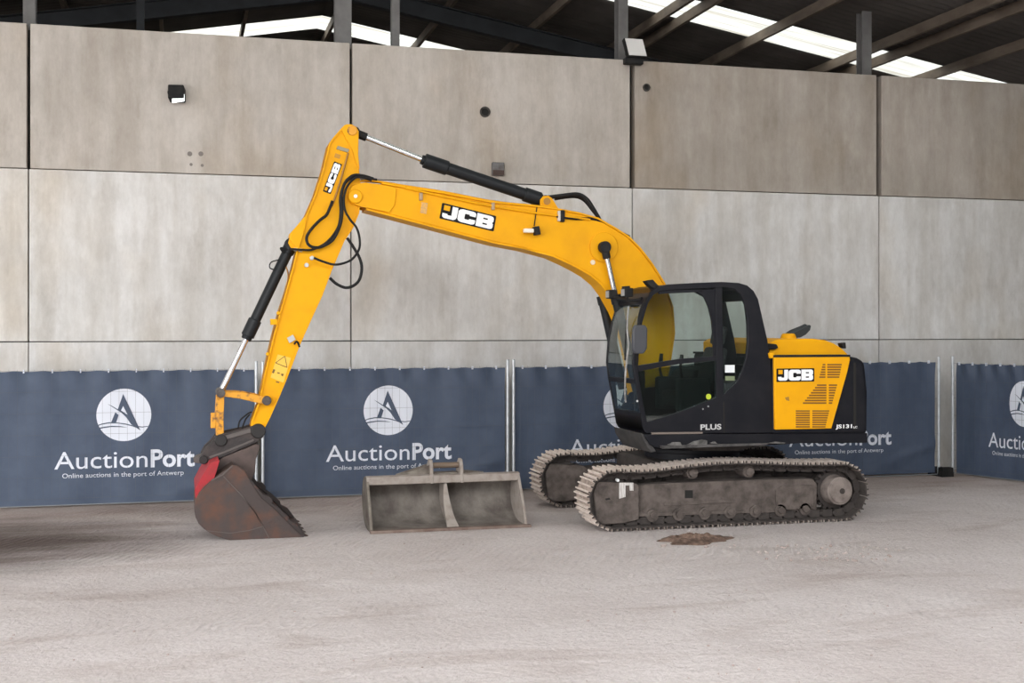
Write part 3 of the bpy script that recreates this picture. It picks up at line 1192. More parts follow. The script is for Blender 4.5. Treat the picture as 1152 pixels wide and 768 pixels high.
mb = M()
SY = UY - 0.031
Z7 = lambda a: 820 + a / 4.517
Y7 = lambda b: 340 + b / 4.517
slots(mb, 6, lambda y: Z7(478 - 20 * (y - 409) / 16.0), lambda y: Z7(490), Y7(310), Y7(386), SY, 0)
slots(mb, 6, lambda y: Z7(500), lambda y: Z7(574 - 14 * (y - 409) / 16.0), Y7(310), Y7(386), SY, 0)
slots(mb, 8, lambda y: Z7(452 - 78 * (y - Y7(415)) / 22.0), lambda y: Z7(495), Y7(414), Y7(518), SY, 0)
slots(mb, 8, lambda y: Z7(508), lambda y: Z7(551 - 27 * (y - Y7(415)) / 22.0), Y7(414), Y7(518), SY, 0)
slots(mb, 8, lambda y: Z7(340), lambda y: Z7(411), Y7(546), Y7(638), SY, 0)
slots(mb, 8, lambda y: Z7(424), lambda y: Z7(511 - 22 * (y - Y7(546)) / 20.0), Y7(546), Y7(638), SY, 0)
mb.build('vent_grille', mat('vent shadow gap', (0.20, 0.085, 0.01), 0.8), ec)
mb = M()
mb.prism(pts([(883, 447), (887.5, 446), (888, 451), (884.5, 450)], SY), SY - 0.002, SY + 0.01)
mb.build('warning_sticker', mat('small dark sticker', (0.35, 0.17, 0.02), 0.6), ec)

J_ = [[(.62, 1), (1, 1), (1, .25), (.92, .08), (.78, 0), (.18, 0), (.05, .05), (0, .15), (0, .36), (.33, .36), (.37, .28), (.62, .28)]]
C_ = [[(.22, 1), (.82, 1), (.95, .95), (1, .85), (1, .62), (.66, .62), (.64, .71), (.42, .71), (.38, .66), (.38, .34), (.42, .29), (.64, .29), (.66, .38), (1, .38), (1, .15), (.95, .05), (.82, 0), (.22, 0), (.07, .06), (0, .2), (0, .8), (.07, .94)]]
B_ = [[(0, 0), (.82, 0), (.95, .05), (1, .16), (1, .40), (.93, .5), (1, .60), (1, .84), (.95, .95), (.82, 1), (0, 1)],
      [(.38, .64), (.64, .64), (.66, .70), (.64, .76), (.38, .76)], [(.38, .24), (.64, .24), (.66, .30), (.64, .36), (.38, .36)]]


def logo(tl, tr, bl, Y, parent):
    """black maker's plate with white letters; corners as pixels on plane Y"""
    o_ = Vector(P(*bl, Y))
    u = Vector(P(*tr, Y)) - Vector(P(*tl, Y))
    v_ = Vector(P(*tl, Y)) - o_

    def q(a, b):
        r = o_ + u * a + v_ * b
        return (r.x, r.y)
    mb = M()
    mb.prism([q(0.01, 0.0), q(.99, 0), q(1, .05), q(1, .95), q(.99, 1), q(.01, 1), q(0, .95), q(0, .05)], Y - 0.006, Y + 0.004)
    mb.build('logo_plate', mat('black decal', (0.008, 0.008, 0.009), 0.5, spec=0.15), parent)
    mb = M()
    for L_, x0, x1 in ((J_, 0.035, 0.30), (C_, 0.315, 0.635), (B_, 0.655, 0.965)):
        mb.prism([[q(x0 + (x1 - x0) * a, 0.09 + 0.82 * b) for a, b in l] for l in L_], Y - 0.0085, Y - 0.005)
    mb.build('logo_lettering', WHITE2, parent)
    mb = M()
    mb.prism([[q(0.045, 0.58), q(0.155, 0.58), q(0.155, 0.90), q(0.045, 0.90)]], Y - 0.0085, Y - 0.005)
    mb.build('logo_emblem', YEL, parent)


logo((873.5, 414.5), (915.8, 414), (873.5, 429.5), UY - 0.03, ec)

HY = 13.78
mb = M()
hood_px = [(866, 399.5), (866, 386), (872, 382.5), (884, 380.8), (915, 380.8), (928, 382.5), (938, 386), (947, 392), (953.5, 398), (953.5, 399.8)]
mb.prism(pts(hood_px, HY), HY, UY2 - 0.25)
hood = mb.build('hood', YEL, ex, bevel=0.05, seg=4)
mb = M()
mb.prism(pts([(869, 399.3), (955, 398.8), (955, 401.2), (869, 401.8)], UY), UY - 0.035, UY2)
mb.build('seal_strip', RUB, hood)
mb = M()
e0 = PP(887, 389, 14.15)
mb.cyl(e0, e0 + Vector((0, 0, 0.16)), 0.13, 0.085, seg=24)
mb.build('exhaust_shroud', YEL, hood, bevel=0.02)
mb = M()
mb.tube([PP(884, 381, 14.15), PP(890, 376, 14.15), PP(897, 373, 14.15), PP(903, 370.5, 14.15), PP(907.5, 368.3, 14.15)], 0.055, 14)
mb.prism(pts([(884, 377), (896, 371.5), (908.5, 365.2), (910, 366.5), (909, 371), (904, 376.5), (898, 379.5), (888, 380)], 14.15), 14.09, 14.21)
mb.build('exhaust_pipe', mat('dark exhaust', (0.022, 0.027, 0.029), 0.5), hood, bevel=0.02, seg=3)
mb = M()
mb.prism(pts([(862, 386), (872, 387), (874, 391), (870, 393), (862, 393)], HY), HY - 0.05, HY + 0.12)
mb.build('hood_latch', RUB, hood, bevel=0.012)
mb = M()
mb.prism(pts([(944, 386), (949.5, 385), (950, 392), (946, 391)], 14.2), 14.15, 14.25)
mb.build('rear_camera', RUB, hood, bevel=0.01)
mb = M()
mb.prism(pts([(864.5, 397), (870, 396), (871.5, 402), (866, 403)], UY), UY - 0.02, UY + 0.1)
mb.build('hood_hinge', YEL, hood, bevel=0.008)

# right-hand boxes beyond the boom (tank and tool box)
mb = M()
x0 = P(815, 480, UY)[0]
x1 = P(868, 480, UY)[0]
zt = P(800, 487, UY)[1]
mb.prism([(x0, zt), (x1, zt), (x1, zt + 0.75), (x0 + 0.35, zt + 0.70), (x0 + 0.15, zt + 0.38), (x0, zt + 0.35)], 15.25, UY2)
mb.build('tank_box', BLK, ex, bevel=0.03)

# ---- cab
KY, KY2 = 13.64, 14.62
out_px = [(727, 487.5), (724.3, 482), (719.5, 455), (714.7, 428), (712.3, 410), (714, 385), (718.5, 362), (724.5, 342), (731, 329), (738.5, 323.2), (752, 319.8), (780, 318.2), (812, 317), (831, 318), (841, 321), (848, 327), (853, 336),
          (858, 358), (863.5, 382), (867, 406), (869, 437), (870.4, 487)]
win_px = [(728.2, 474.5), (724, 455), (719, 425), (718, 413), (719.5, 390), (723, 362), (729, 342), (735, 332), (742, 327.8), (760, 326), (800, 324), (815, 323), (826, 325), (833, 331), (838.5, 343), (841, 362), (841.5, 384), (839.5, 402), (835, 418),
          (828, 431), (816, 442.5), (800, 450), (770, 461.5), (745, 470)]
outl = pts(out_px, KY)
winl = pts(win_px, KY)
mb = M()
mb.prism([outl, winl], KY, KY + 0.05)
cab = mb.build('cab', BLK, ex, bevel=0.008)
farwin_px = [(726, 470), (722, 425), (723, 395), (727, 362), (733, 340), (742, 329), (760, 327), (815, 325), (830, 333), (838, 350), (841, 384), (838, 432), (800, 436), (760, 440), (740, 446)]
mb = M()
mb.prism([outl, pts(farwin_px, KY)], KY2 - 0.05, KY2)
mb.build('side_frame', BLK, cab, bevel=0.008)
# skins across the cab: roof, rear lower, floor, front lower lip
mb = M()
mb.ribbon(pts([(841, 321), (831, 318), (812, 317), (780, 318.2), (752, 319.8), (738.5, 323.2), (731, 329)], KY), KY + 0.05, KY2 - 0.05, 0.05)
mb.build('roof', BLK, cab)
mb = M()
mb.ribbon(pts([(870.4, 487), (869, 437), (867, 412)], KY), KY + 0.05, KY2 - 0.05, 0.04)
mb.cut()
mb.ribbon(pts([(853, 336), (848, 327), (841, 321)], KY), KY + 0.05, KY2 - 0.05, 0.04)
mb.build('rear_panel', BLK, cab)
mb = M()
mb.ribbon(pts([(727, 487.5), (870.4, 487)], KY), KY + 0.05, KY2 - 0.05, 0.05)
mb.build('cab_floor', TRIMG, cab)
mb = M()
mb.ribbon(pts([(721.5, 465), (724.3, 482), (727, 487.5)], KY), KY + 0.05, KY2 - 0.05, 0.05)
mb.cut()
mb.ribbon(pts([(714.6, 427), (715.4, 432)], KY), KY + 0.05, KY2 - 0.05, 0.05)
mb.cut()
mb.ribbon(pts([(724.5, 342), (731, 329)][::-1], KY), KY + 0.05, KY2 - 0.05, 0.05)
mb.build('front_crossbar', BLK, cab)
# glass
mb = M()
mb.ribbon(pts([(725, 342), (719, 362), (714.6, 385), (712.9, 410), (715.3, 428)], KY), KY + 0.055, KY2 - 0.055, 0.006)
mb.build('windscreen', GLASS, cab)
mb = M()
mb.ribbon(pts([(715.7, 431), (720, 455), (721.8, 465)], KY), KY + 0.055, KY2 - 0.055, 0.006)
mb.build('lower_windscreen', GLASS, cab)
mb = M()
mb.prism([winl], KY + 0.02, KY + 0.026)
mb.build('door_glass', GLASS, cab)
mb = M()
mb.prism([pts(farwin_px, KY)], KY2 - 0.03, KY2 - 0.024)
mb.build('side_glass', GLASS, cab)
mb = M()
mb.ribbon(pts([(867, 412), (863.5, 382), (858, 358), (853, 336)], KY), KY + 0.05, KY2 - 0.05, 0.006)
mb.build('rear_glass', GLASS, cab)
# door bars
mb = M()
mb.prism(pts([(805, 323.5), (812.5, 323), (814, 445), (806.5, 448)], KY), KY - 0.004, KY + 0.05)
mb.build('door_pillar', BLK, cab, bevel=0.006)
mb = M()
mb.prism(pts([(718, 411), (722, 410.5), (765, 403.5), (806, 400.5), (806, 405.5), (765, 409), (722, 417), (718.5, 418)], KY), KY + 0.0, KY + 0.05)
mb.build('door_crossbar', BLK, cab, bevel=0.006)
mb = M()   # sliding pane frame: rounded upper right corner of the opening
mb.prism(pts([(789, 326), (806, 325), (806, 401), (802.6, 401), (803, 380), (801, 360), (797.5, 345), (792, 333), (787, 329)], KY), KY + 0.012, KY + 0.04)
mb.cut()
mb.prism(pts([(742, 327), (790, 325.5), (790, 328.2), (742, 330.5)], KY), KY + 0.012, KY + 0.04)
mb.build('window_seal', BLK, cab)
mb = M()   # lower door trim
mb.prism(pts([(720, 417), (806, 406), (806, 447), (770, 461), (745, 469), (729, 474), (724, 452)], KY), KY + 0.06, KY + 0.075)
mb.build('door_trim', GLASSD, cab)
# mirrors, lamps, rails
mb = M()
mb.prism(pts([(711, 369), (713.5, 365.5), (725, 365.5), (727.5, 369), (727, 392), (723.5, 397.5), (713, 397.5), (710.5, 393)], KY - 0.2), KY - 0.24, KY - 0.18)
mir = mb.build('mirror', mat('grey black mirror shell', (0.045, 0.047, 0.055), 0.5), cab, bevel=0.02, seg=3)
mb = M()
mb.tube([PP(728, 335, KY), PP(722, 345, KY - 0.12), PP(719, 356, KY - 0.19), PP(718, 368, KY - 0.19)], 0.014, 8)
mb.cut()
mb.tube([PP(717, 378, KY - 0.20), PP(716, 400, KY - 0.12), PP(716, 410, KY)], 0.010, 8)
mb.build('mirror_arm', RUB, cab)
mb = M()
mb.tube([PP(707, 345, KY + 0.1), PP(705.5, 370, KY - 0.02), PP(707, 388, KY - 0.06), PP(704, 415, KY - 0.06), PP(703, 440, KY - 0.02), PP(704, 452, KY + 0.06)], 0.011, 8)
mb.build('hand_rail', mat('scuffed grey rail', (0.42, 0.41, 0.40), 0.5, 0.2, (0.2, 0.19, 0.18), 15), cab)
for a, b, YY in ((688.5, 331, 14.45), (706, 329, 14.05)):
    mb = M()
    c0 = PP(a, b, YY)
    mb.box(c0.x - 0.06, c0.x + 0.05, YY - 0.07, YY + 0.07, c0.z - 0.055, c0.z + 0.055)
    mb.box(c0.x - 0.01, c0.x + 0.01, YY - 0.012, YY + 0.012, c0.z - 0.10, c0.z)
    o = mb.build('work_lamp', RUB, cab, bevel=0.015)
    mb = M()
    mb.box(c0.x - 0.066, c0.x - 0.060, YY - 0.055, YY + 0.055, c0.z - 0.04, c0.z + 0.04)
    mb.build('lamp_glass', mat('grey lamp glass', (0.3, 0.3, 0.3), 0.3), cab)
mb = M()
mb.tube([PP(684, 334, 14.5), PP(696, 335.5, 14.3), PP(710, 338, 14.0), PP(722, 336, 13.8)], 0.022, 8)
mb.prism(pts([(701, 322), (707, 321.5), (709, 332), (703, 334)], 14.05), 14.0, 14.1)
mb.build('lamp_bar', RUB, cab)
mb = M()
mb.prism(pts([(725, 316), (733, 314.5), (737, 319), (741, 322.5), (734, 325), (729, 321)], KY + 0.1), KY + 0.05, KY + 0.18)
mb.build('roof_bracket', RUB, cab, bevel=0.008)
# wiper
mb = M()
mb.tube([PP(706, 352, 13.95), PP(704, 380, 13.93), PP(703, 405, 13.92)], 0.009, 6)
mb.build('wiper', RUB, cab)
# stickers and lettering
mb = M()
p0, p1 = PP(788, 483.2, KY - 0.004), PP(811.5, 482.8, KY - 0.004)
text_on(mb, 'PLUS', p0, (1, 0, 0), (0, 0, 1), p1.x - p0.x, 0.062, 0.03)
mb.build('cab_lettering', mat('grey white decal', (0.5, 0.5, 0.5), 0.5), cab)
mb = M()
mb.prism(pts([(816.3, 410.5), (827, 410.5), (827, 419), (816.3, 419)], KY), KY + 0.012, KY + 0.016)
mb.build('window_sticker', mat('white sticker', (0.75, 0.78, 0.8), 0.5), cab)
mb = M()
mb.prism(pts([(816.5, 423), (827, 423), (827, 428), (816.5, 428)], KY), KY + 0.012, KY + 0.016)
mb.build('window_sticker', mat('green sticker', (0.18, 0.22, 0.12), 0.5), cab)
mb = M()
c0 = PP(797, 446, KY + 0.018)
mb.cyl(c0, c0 + Vector((0, -0.006, 0)), 0.034, seg=18)
mb.build('round_sticker', LIME, cab)
mb = M()
for a, b in ((791, 460), (797, 457)):
    c0 = PP(a, b, KY - 0.01)
    mb.cyl(c0, c0 + Vector((0, 0.02, 0)), 0.010, seg=10)
    mb.cut()
mb.cut()
mb.cyl(PP(717, 451, KY - 0.02), PP(717, 451, KY + 0.02), 0.014, seg=10)
mb.build('door_rivet', SHADEG, cab)
mb = M()
mb.prism(pts([(813.5, 452), (815, 452), (815.5, 487), (814, 487)], KY), KY - 0.003, KY + 0.004)
mb.build('door_gap', HOLE, cab)
# seat, console and levers
sx = P(800, 450, KY)[0]
zf = P(800, 487, KY)[1]
mb = M()
mb.box(sx - 0.35, sx + 0.18, KY + 0.26, KY + 0.74, zf + 0.32, zf + 0.50)
mb.prism([(sx + 0.08, zf + 0.45), (sx + 0.22, zf + 0.45), (sx + 0.36, zf + 1.02), (sx + 0.24, zf + 1.04)], KY + 0.27, KY + 0.73)
mb.prism([(sx + 0.25, zf + 1.07), (sx + 0.36, zf + 1.06), (sx + 0.41, zf + 1.29), (sx + 0.30, zf + 1.30)], KY + 0.37, KY + 0.63)
mb.box(sx - 0.2, sx + 0.12, KY + 0.35, KY + 0.65, zf, zf + 0.32)
mb.build('seat', SEATM, cab, bevel=0.04, seg=3)
mb = M()
for ya, yb in ((KY + 0.10, KY + 0.24), (KY + 0.76, KY + 0.90)):
    mb.box(sx - 0.38, sx + 0.05, ya, yb, zf + 0.25, zf + 0.66)
    mb.cut()
mb.build('arm_console', TRIMG, cab, bevel=0.03)
mb = M()
for yy in (KY + 0.17, KY + 0.83):
    mb.tube([(sx - 0.30, yy, zf + 0.64), (sx - 0.33, yy, zf + 0.76), (sx - 0.32, yy, zf + 0.86)], 0.018, 8)
    mb.cyl((sx - 0.32, yy, zf + 0.84), (sx - 0.31, yy, zf + 0.95), 0.028, 0.022, seg=12)
    mb.cut()
mb.build('joystick', RUB, cab)
mb = M()
mb.box(sx + 0.2, sx + 0.62, KY + 0.08, KY2 - 0.08, zf, zf + 0.62)
mb.build('rear_console', TRIMG, cab, bevel=0.03)
mb = M()
xf = P(722, 470, KY)[0]
mb.box(xf + 0.12, xf + 0.2, KY + 0.4, KY + 0.46, zf, zf + 0.75)
mb.cut()
mb.box(xf + 0.12, xf + 0.2, KY + 0.54, KY + 0.60, zf, zf + 0.75)
mb.cut()
mb.box(xf + 0.1, xf + 0.3, KY + 0.30, KY + 0.70, zf + 0.03, zf + 0.1)
mb.build('travel_pedal', RUB, cab, bevel=0.01)

# ---- boom
BYn = 14.66
BYf = 2 * CYc - BYn
top_px = [(404, 207.5), (411, 205), (430, 207), (452, 210.8), (494, 217), (554, 228.3), (606, 233), (629, 236.2), (652, 240.6), (673, 246.5), (693, 258), (707, 267), (720, 280), (733, 297), (747, 319), (756, 345), (758, 375), (752, 415), (743, 452), (737, 462)]
bot_px = [(724, 460), (719, 445), (716, 415), (708, 378), (697, 350), (687, 332), (677, 318.5), (665, 308.5), (654, 302), (643, 296.2), (623, 287), (591, 278.5), (557, 272), (494, 255.5), (438, 240.8), (412, 234)]
mb = M()
mb.prism(pts(top_px[1:] + bot_px, BYn), BYn + 0.02, BYf - 0.02)
boom = mb.build('boom', YEL, ex, bevel=0.01)
mb = M()
mb.ribbon(pts(top_px[2:], BYn), BYn, BYf, 0.022)
mb.cut()
mb.ribbon(pts(bot_px, BYn), BYn, BYf, 0.022)
mb.build('flange_plate', YEL, boom, bevel=0.004)
mb = M()
for ya, yb in ((BYn - 0.005, BYn + 0.05), (BYf - 0.05, BYf + 0.005)):
    mb.prism(pts([(393, 214), (396, 209), (402, 206.5), (411, 205), (443, 210), (446, 213), (444, 231), (438, 239), (407, 232.5), (396, 229), (391.5, 223)], BYn), ya, yb)
    mb.cut()
mb.build('boom_fork', YEL, boom, bevel=0.006)
mb = M()
c0 = PP(399.5, 221, BYn)
mb.cyl(c0 + Vector((0, -0.035, 0)), c0 + Vector((0, 0.42, 0)), 0.085, seg=24)
mb.build('pivot_boss', YEL, boom, bevel=0.01)
mb = M()
mb.cyl(c0 + Vector((0.0, -0.045, 0)), c0 + Vector((0.0, -0.03, 0)), 0.022, seg=14)
mb.build('pivot_bolt', WHITE2, boom)
logo((497.5, 228), (558.3, 243), (494.3, 245.5), BYn + 0.018, boom)
mb = M()
mb.prism(pts([(474.5, 227), (481.5, 228.5), (480, 240.5), (473, 239)], BYn), BYn + 0.012, BYn + 0.022)
mb.build('lift_point_sticker', mat('faded sticker', (0.7, 0.38, 0.09), 0.6, 0, (0.45, 0.3, 0.15), 60), boom)
mb = M()     # steel pipe run along the boom top with clamps
mb.tube([PP(404, 204, 14.72), PP(420, 203.5, 14.72), PP(455, 209, 14.70), PP(500, 216, 14.69), PP(555, 226.5, 14.69), PP(606, 232, 14.69), PP(628, 236, 14.69), PP(655, 241, 14.70), PP(672, 246, 14.72)], 0.014, 8)
mb.cut()
mb.tube([PP(455, 211, BYn), PP(500, 221, BYn - 0.005), PP(555, 232, BYn - 0.005), PP(606, 240, BYn - 0.005), PP(640, 244, BYn - 0.005), PP(664, 247, BYn - 0.005)], 0.013, 8)
mb.build('oil_pipe', YEL, boom)
mb = M()
mb.tube([PP(626, 243, 14.66), PP(648, 246, 14.66), PP(665, 246, 14.68), PP(680, 251, 14.7), PP(694, 259, 14.72), PP(708, 266, 14.74)], 0.017, 8)
mb.cut()
mb.tube([PP(720, 280, 14.72), PP(730, 293, 14.72), PP(741, 312, 14.72), PP(749, 330, 14.72)], 0.017, 8)
mb.cut()
mb.tube([PP(604, 233, 14.66), PP(603, 240, 14.655), PP(601, 254, 14.65)], 0.007, 6)
mb.cut()
mb.tube([PP(406, 203, 14.80), PP(440, 206.5, 14.80), PP(458, 211.5, 14.74)], 0.015, 8)
mb.build('boom_hose', RUB, boom)
for a, b in ((473.5, 221), (554.5, 232)):
    mb = M()
    c0 = PP(a, b, BYn)
    mb.box(c0.x - 0.02, c0.x + 0.02, BYn - 0.02, BYn + 0.03, c0.z - 0.045, c0.z + 0.045)
    mb.build('pipe_clamp', mat('grey clamp', (0.4, 0.28, 0.16), 0.5), boom, bevel=0.005)
mb = M()
c0 = PP(630.5, 243, BYn)
mb.box(c0.x - 0.035, c0.x - 0.005, BYn - 0.03, BYn + 0.03, c0.z - 0.065, c0.z + 0.065)
mb.build('hose_coupling', mat('pale coupling', (0.6, 0.55, 0.5), 0.5), boom, bevel=0.006)
mb = M()
mb.box(c0.x - 0.005, c0.x + 0.05, BYn - 0.04, BYn + 0.03, c0.z - 0.075, c0.z + 0.075)
mb.build('hose_block', RUB, boom, bevel=0.012)
mb = M()       # boom work lamp
c0 = PP(603.5, 259.5, BYn - 0.05)
mb.obox(c0, (0.034, 0, 0.006), (0, 0.05, 0), (-0.010, 0, 0.052))
mb.cyl(c0, c0 + Vector((0, 0.08, 0)), 0.02, seg=10)
mb.build('boom_lamp', RUB, boom, bevel=0.012)
mb = M()
c1 = PP(594.5, 259.5, BYn - 0.05)
mb.obox(c1, (0.062, 0, 0.0), (0, 0.04, 0), (0, 0, 0.026))
mb.build('boom_lamp_glass', mat('pale lamp shell', (0.75, 0.7, 0.6), 0.35), boom, bevel=0.01)
mb = M()
c0 = PP(667, 295, BYn + 0.01)
mb.cyl(c0, c0 + Vector((0, 0.02, 0)), 0.032, seg=14)
mb.build('round_decal', mat('pale round decal', (0.75, 0.62, 0.45), 0.5), boom)
mb = M()       # cylinder pin boss plate on the flank
c0 = PP(679.5, 278, BYn)
mb.cyl(c0 + Vector((0, -0.004, 0)), c0 + Vector((0, 0.03, 0)), 0.19, seg=30)
mb.build('boss_plate', YEL, boom, bevel=0.006)
mb = M()       # saddle for the dipper ram
for yy in (CYc - 0.11, CYc + 0.085):
    mb.prism(pts([(608, 234), (607.5, 225), (611, 220.5), (617, 220), (621, 223), (629, 236), (628, 238)], CYc - 0.1), yy, yy + 0.025)
    mb.cut()
mb.build('ram_bracket', YEL, boom, bevel=0.006)
mb = M()
c0 = PP(615, 226.5, CYc - 0.1)
mb.cyl(c0 + Vector((0, -0.02, 0)), c0 + Vector((0, 0.23, 0)), 0.045, seg=18)
mb.build('ram_pin', mat('yellow brown pin', (0.35, 0.17, 0.02), 0.5), boom)

# lift rams on both flanks of the boom
for yy in (BYn - 0.07, BYf + 0.07):
    q0 = P(680, 278, BYn - 0.07)
    q1 = P(692.3, 332, BYn - 0.07)
    a = Vector((q0[0], yy, q0[1]))
    b = Vector((q1[0], yy, q1[1]))
    d = (b - a).normalized()
    mb = M()
    mb.cyl(a + d * 0.1, b + d * 0.06, 0.036, seg=18)
    rod = mb.build('lift_ram', CHR, ex)
    rod['label'] = 'chrome lift ram rod with black barrel'
    mb = M()
    mb.cyl(a + Vector((0, -0.05, 0)), a + Vector((0, 0.05, 0)), 0.075, seg=22)
    mb.cyl(a, a + d * 0.15, 0.05, seg=16)
    mb.build('rod_eye', RUB, rod, bevel=0.008)
    mb = M()
    mb.cyl(b, b + d * 1.25, 0.062, seg=20)
    mb.cyl(b - d * 0.005, b + d * 0.11, 0.072, seg=20)
    mb.build('ram_barrel', CYL, rod, bevel=0.006)

# ---- dipper ram along the top
a = PP(398.5, 149, CYc)
b = PP(478, 180.8, CYc)
e = PP(612.5, 226, CYc)
d = (b - a).normalized()
d2 = (e - b).normalized()
mb = M()
mb.cyl(a + d * 0.05, b + d * 0.1, 0.036, seg=18)
dr = mb.build('dipper_ram', CHR, ex)
mb = M()
mb.cyl(a + d * 0.04, a + d * 0.16, 0.052, seg=16)
mb.cyl(a + Vector((0, -0.06, 0)), a + Vector((0, 0.06, 0)), 0.065, seg=20)
mb.build('rod_eye', RUB, dr, bevel=0.006)
mb = M()
mb.cyl(b, e - d2 * 0.04, 0.076, seg=24)
mb.cyl(b - d * 0.01, b + d2 * 0.30, 0.092, seg=24)
mb.cyl(e - d2 * 0.28, e - d2 * 0.06, 0.092, seg=24)
mb.cyl(b - d * 0.05, b, 0.06, seg=20)
mb.cyl(e + Vector((0, -0.07, 0)), e + Vector((0, 0.07, 0)), 0.07, seg=18)
mb.build('ram_barrel', CYL, dr, bevel=0.012)
mb = M()
mb.tube([PP(612, 222.5, CYc - 0.03), PP(632, 220, CYc - 0.03), PP(650, 218.5, CYc), PP(660, 224, CYc), PP(667, 234, CYc), PP(674, 246, CYc)], 0.026, 10)
mb.cut()
mb.tube([PP(624, 223.5, CYc + 0.09), PP(645, 221, CYc + 0.09), PP(657, 225, CYc + 0.09), PP(668, 238, CYc + 0.09), PP(675, 247, CYc + 0.09)], 0.022, 10)
mb.build('ram_hose', RUB, dr)

# ---- dipper (stick)
DYn = 14.70
DYf = 2 * CYc - DYn
dip_px = [(384, 144), (387, 141), (390.5, 139.6), (396, 140), (401, 143), (403.5, 148), (403, 174), (404.5, 192), (406, 206), (406.5, 222), (404, 240), (397, 257), (387.5, 271), (373, 305), (362.5, 333), (350, 360), (337.5, 388), (325, 420.5), (314.6, 446), (304, 469.5), (297.5, 482), (292, 486.5), (286, 486), (282, 480),
          (283, 473), (291, 452), (297.5, 420), (308, 376), (317, 343), (329, 301), (334, 281), (326, 268), (327, 262), (336, 252), (344, 242), (354, 219), (362.5, 193), (370, 162), (374.5, 155)]
mb = M()
mb.prism(pts(dip_px, DYn), DYn + 0.015, DYf - 0.015)
dip = mb.build('dipper', YEL, ex, bevel=0.01)
mb = M()
lft = [(384, 144), (374.5, 155), (370, 162), (362.5, 193), (354, 219), (344, 242), (340, 262), (334, 281), (329, 301), (317, 343), (308, 376), (297.5, 420), (291, 452), (283, 473)]
mb.ribbon(pts(lft, DYn), DYn - 0.012, DYf + 0.012, 0.02)
mb.cut()
rgt = [(292, 486.5), (297.5, 482), (304, 469.5), (314.6, 446), (325, 420.5), (337.5, 388), (350, 360), (362.5, 333), (373, 305), (387.5, 271), (397, 257), (404, 240), (406, 222)]
mb.ribbon(pts(rgt, DYn), DYn - 0.012, DYf + 0.012, 0.02)
mb.build('flange_plate', YEL, dip, bevel=0.004)
mb = M()
for ya, yb in ((DYn - 0.012, DYn + 0.03), (DYf - 0.03, DYf + 0.012)):
    mb.prism(pts([(384, 146), (387, 141), (390.5, 139.6), (396, 140), (401, 143), (403.5, 148), (403, 174), (404.5, 190), (400, 182), (396, 168), (388, 154)], DYn), ya, yb)
    mb.cut()
mb.build('dipper_head', YEL, dip, bevel=0.006)
mb = M()
c0 = PP(396, 147, DYn)
mb.cyl(c0 + Vector((0, -0.03, 0)), c0 + Vector((0, 0.34, 0)), 0.06, seg=20)
mb.build('head_pin', YEL2, dip, bevel=0.006)
# maker's plate reading upward
logo((363.2, 215), (376, 181.5), (372, 218.3), DYn + 0.012, dip)
mb = M()
mb.prism(pts([(380, 163.8), (393, 168), (391.5, 171.5), (378.5, 167.5)], DYn), DYn - 0.004, DYn + 0.03)
mb.build('pipe_clamp', mat('grey olive clamp', (0.28, 0.25, 0.16), 0.5), dip, bevel=0.004)
mb = M()
mb.prism(pts([(377.5, 172), (383.5, 174.2), (382, 178.5), (376, 176.5)], DYn), DYn + 0.008, DYn + 0.016)
mb.build('sticker', mat('brownish sticker', (0.5, 0.24, 0.02), 0.6), dip)
mb = M()
mb.prism(pts([(312.5, 398.5), (327.5, 402.5), (319, 430.5), (304.5, 424.5)], DYn), DYn + 0.010, DYn + 0.0165)
mb.build('warning_decal', PALE, dip)
mb = M()


def ln(a, b, wpx=0.35):
    a_, b_ = Vector(a), Vector(b)
    n = Vector((-(b_ - a_).y, (b_ - a_).x)).normalized() * wpx
    mb.prism(pts([tuple(a_ + n), tuple(b_ + n), tuple(b_ - n), tuple(a_ - n)], DYn), DYn + 0.004, DYn + 0.012)


ln((310, 408), (320.5, 400.5))
ln((320.5, 400.5), (323, 413.2))
ln((323, 413.2), (310, 408))
mb.prism(pts([(307.5, 415), (309.8, 415.8), (308, 420), (306, 419)], DYn), DYn + 0.004, DYn + 0.012)
mb.prism(pts([(316.5, 420), (319.5, 420.5), (318, 423.5), (316.5, 422)], DYn), DYn + 0.004, DYn + 0.012)
mb.prism(pts([(312, 418.5), (315, 419), (314.5, 420.3), (312, 420)], DYn), DYn + 0.004, DYn + 0.012)
mb.prism(pts([(310.5, 428.5), (314.5, 429.5), (314, 430.8), (310.5, 430)], DYn), DYn + 0.004, DYn + 0.012)
mb.build('decal_print', mat('olive print', (0.16, 0.10, 0.02), 0.6), dip)
# pipes up the back of the dipper
mb = M()
mb.tube([PP(391.7, 172, DYn - 0.02), PP(384, 200, DYn - 0.02), PP(377, 222, DYn - 0.02), PP(373, 232, DYn - 0.03)], 0.012, 8)
mb.cut()
mb.tube([PP(322, 300, CYc - 0.08), PP(324, 310, CYc - 0.08), PP(322, 322, DYn), PP(311, 356, DYn - 0.02), PP(300, 400, DYn - 0.02), PP(292, 440, DYn - 0.02)], 0.008, 6)
mb.build('oil_pipe', mat('brown pipe', (0.32, 0.16, 0.03), 0.5), dip)
mb = M()
for a_, b_ in ((313, 352), (301, 398)):
    c0 = PP(a_, b_, DYn)
    mb.cyl(c0 + Vector((0, -0.04, 0)), c0 + Vector((0, 0.02, 0)), 0.022, seg=10)
    mb.cut()
c0 = PP(309, 362, DYn)
mb.box(c0.x - 0.05, c0.x + 0.03, DYn - 0.03, DYn + 0.05, c0.z - 0.035, c0.z + 0.035)
mb.build('pipe_bracket', YEL, dip, bevel=0.006)
mb = M()
for a_, b_ in ((345, 298), (351, 290)):
    c0 = PP(a_, b_, DYn - 0.03)
    mb.cyl(c0, c0 + Vector((0, 0.05, 0)), 0.026, seg=10)
    mb.cut()
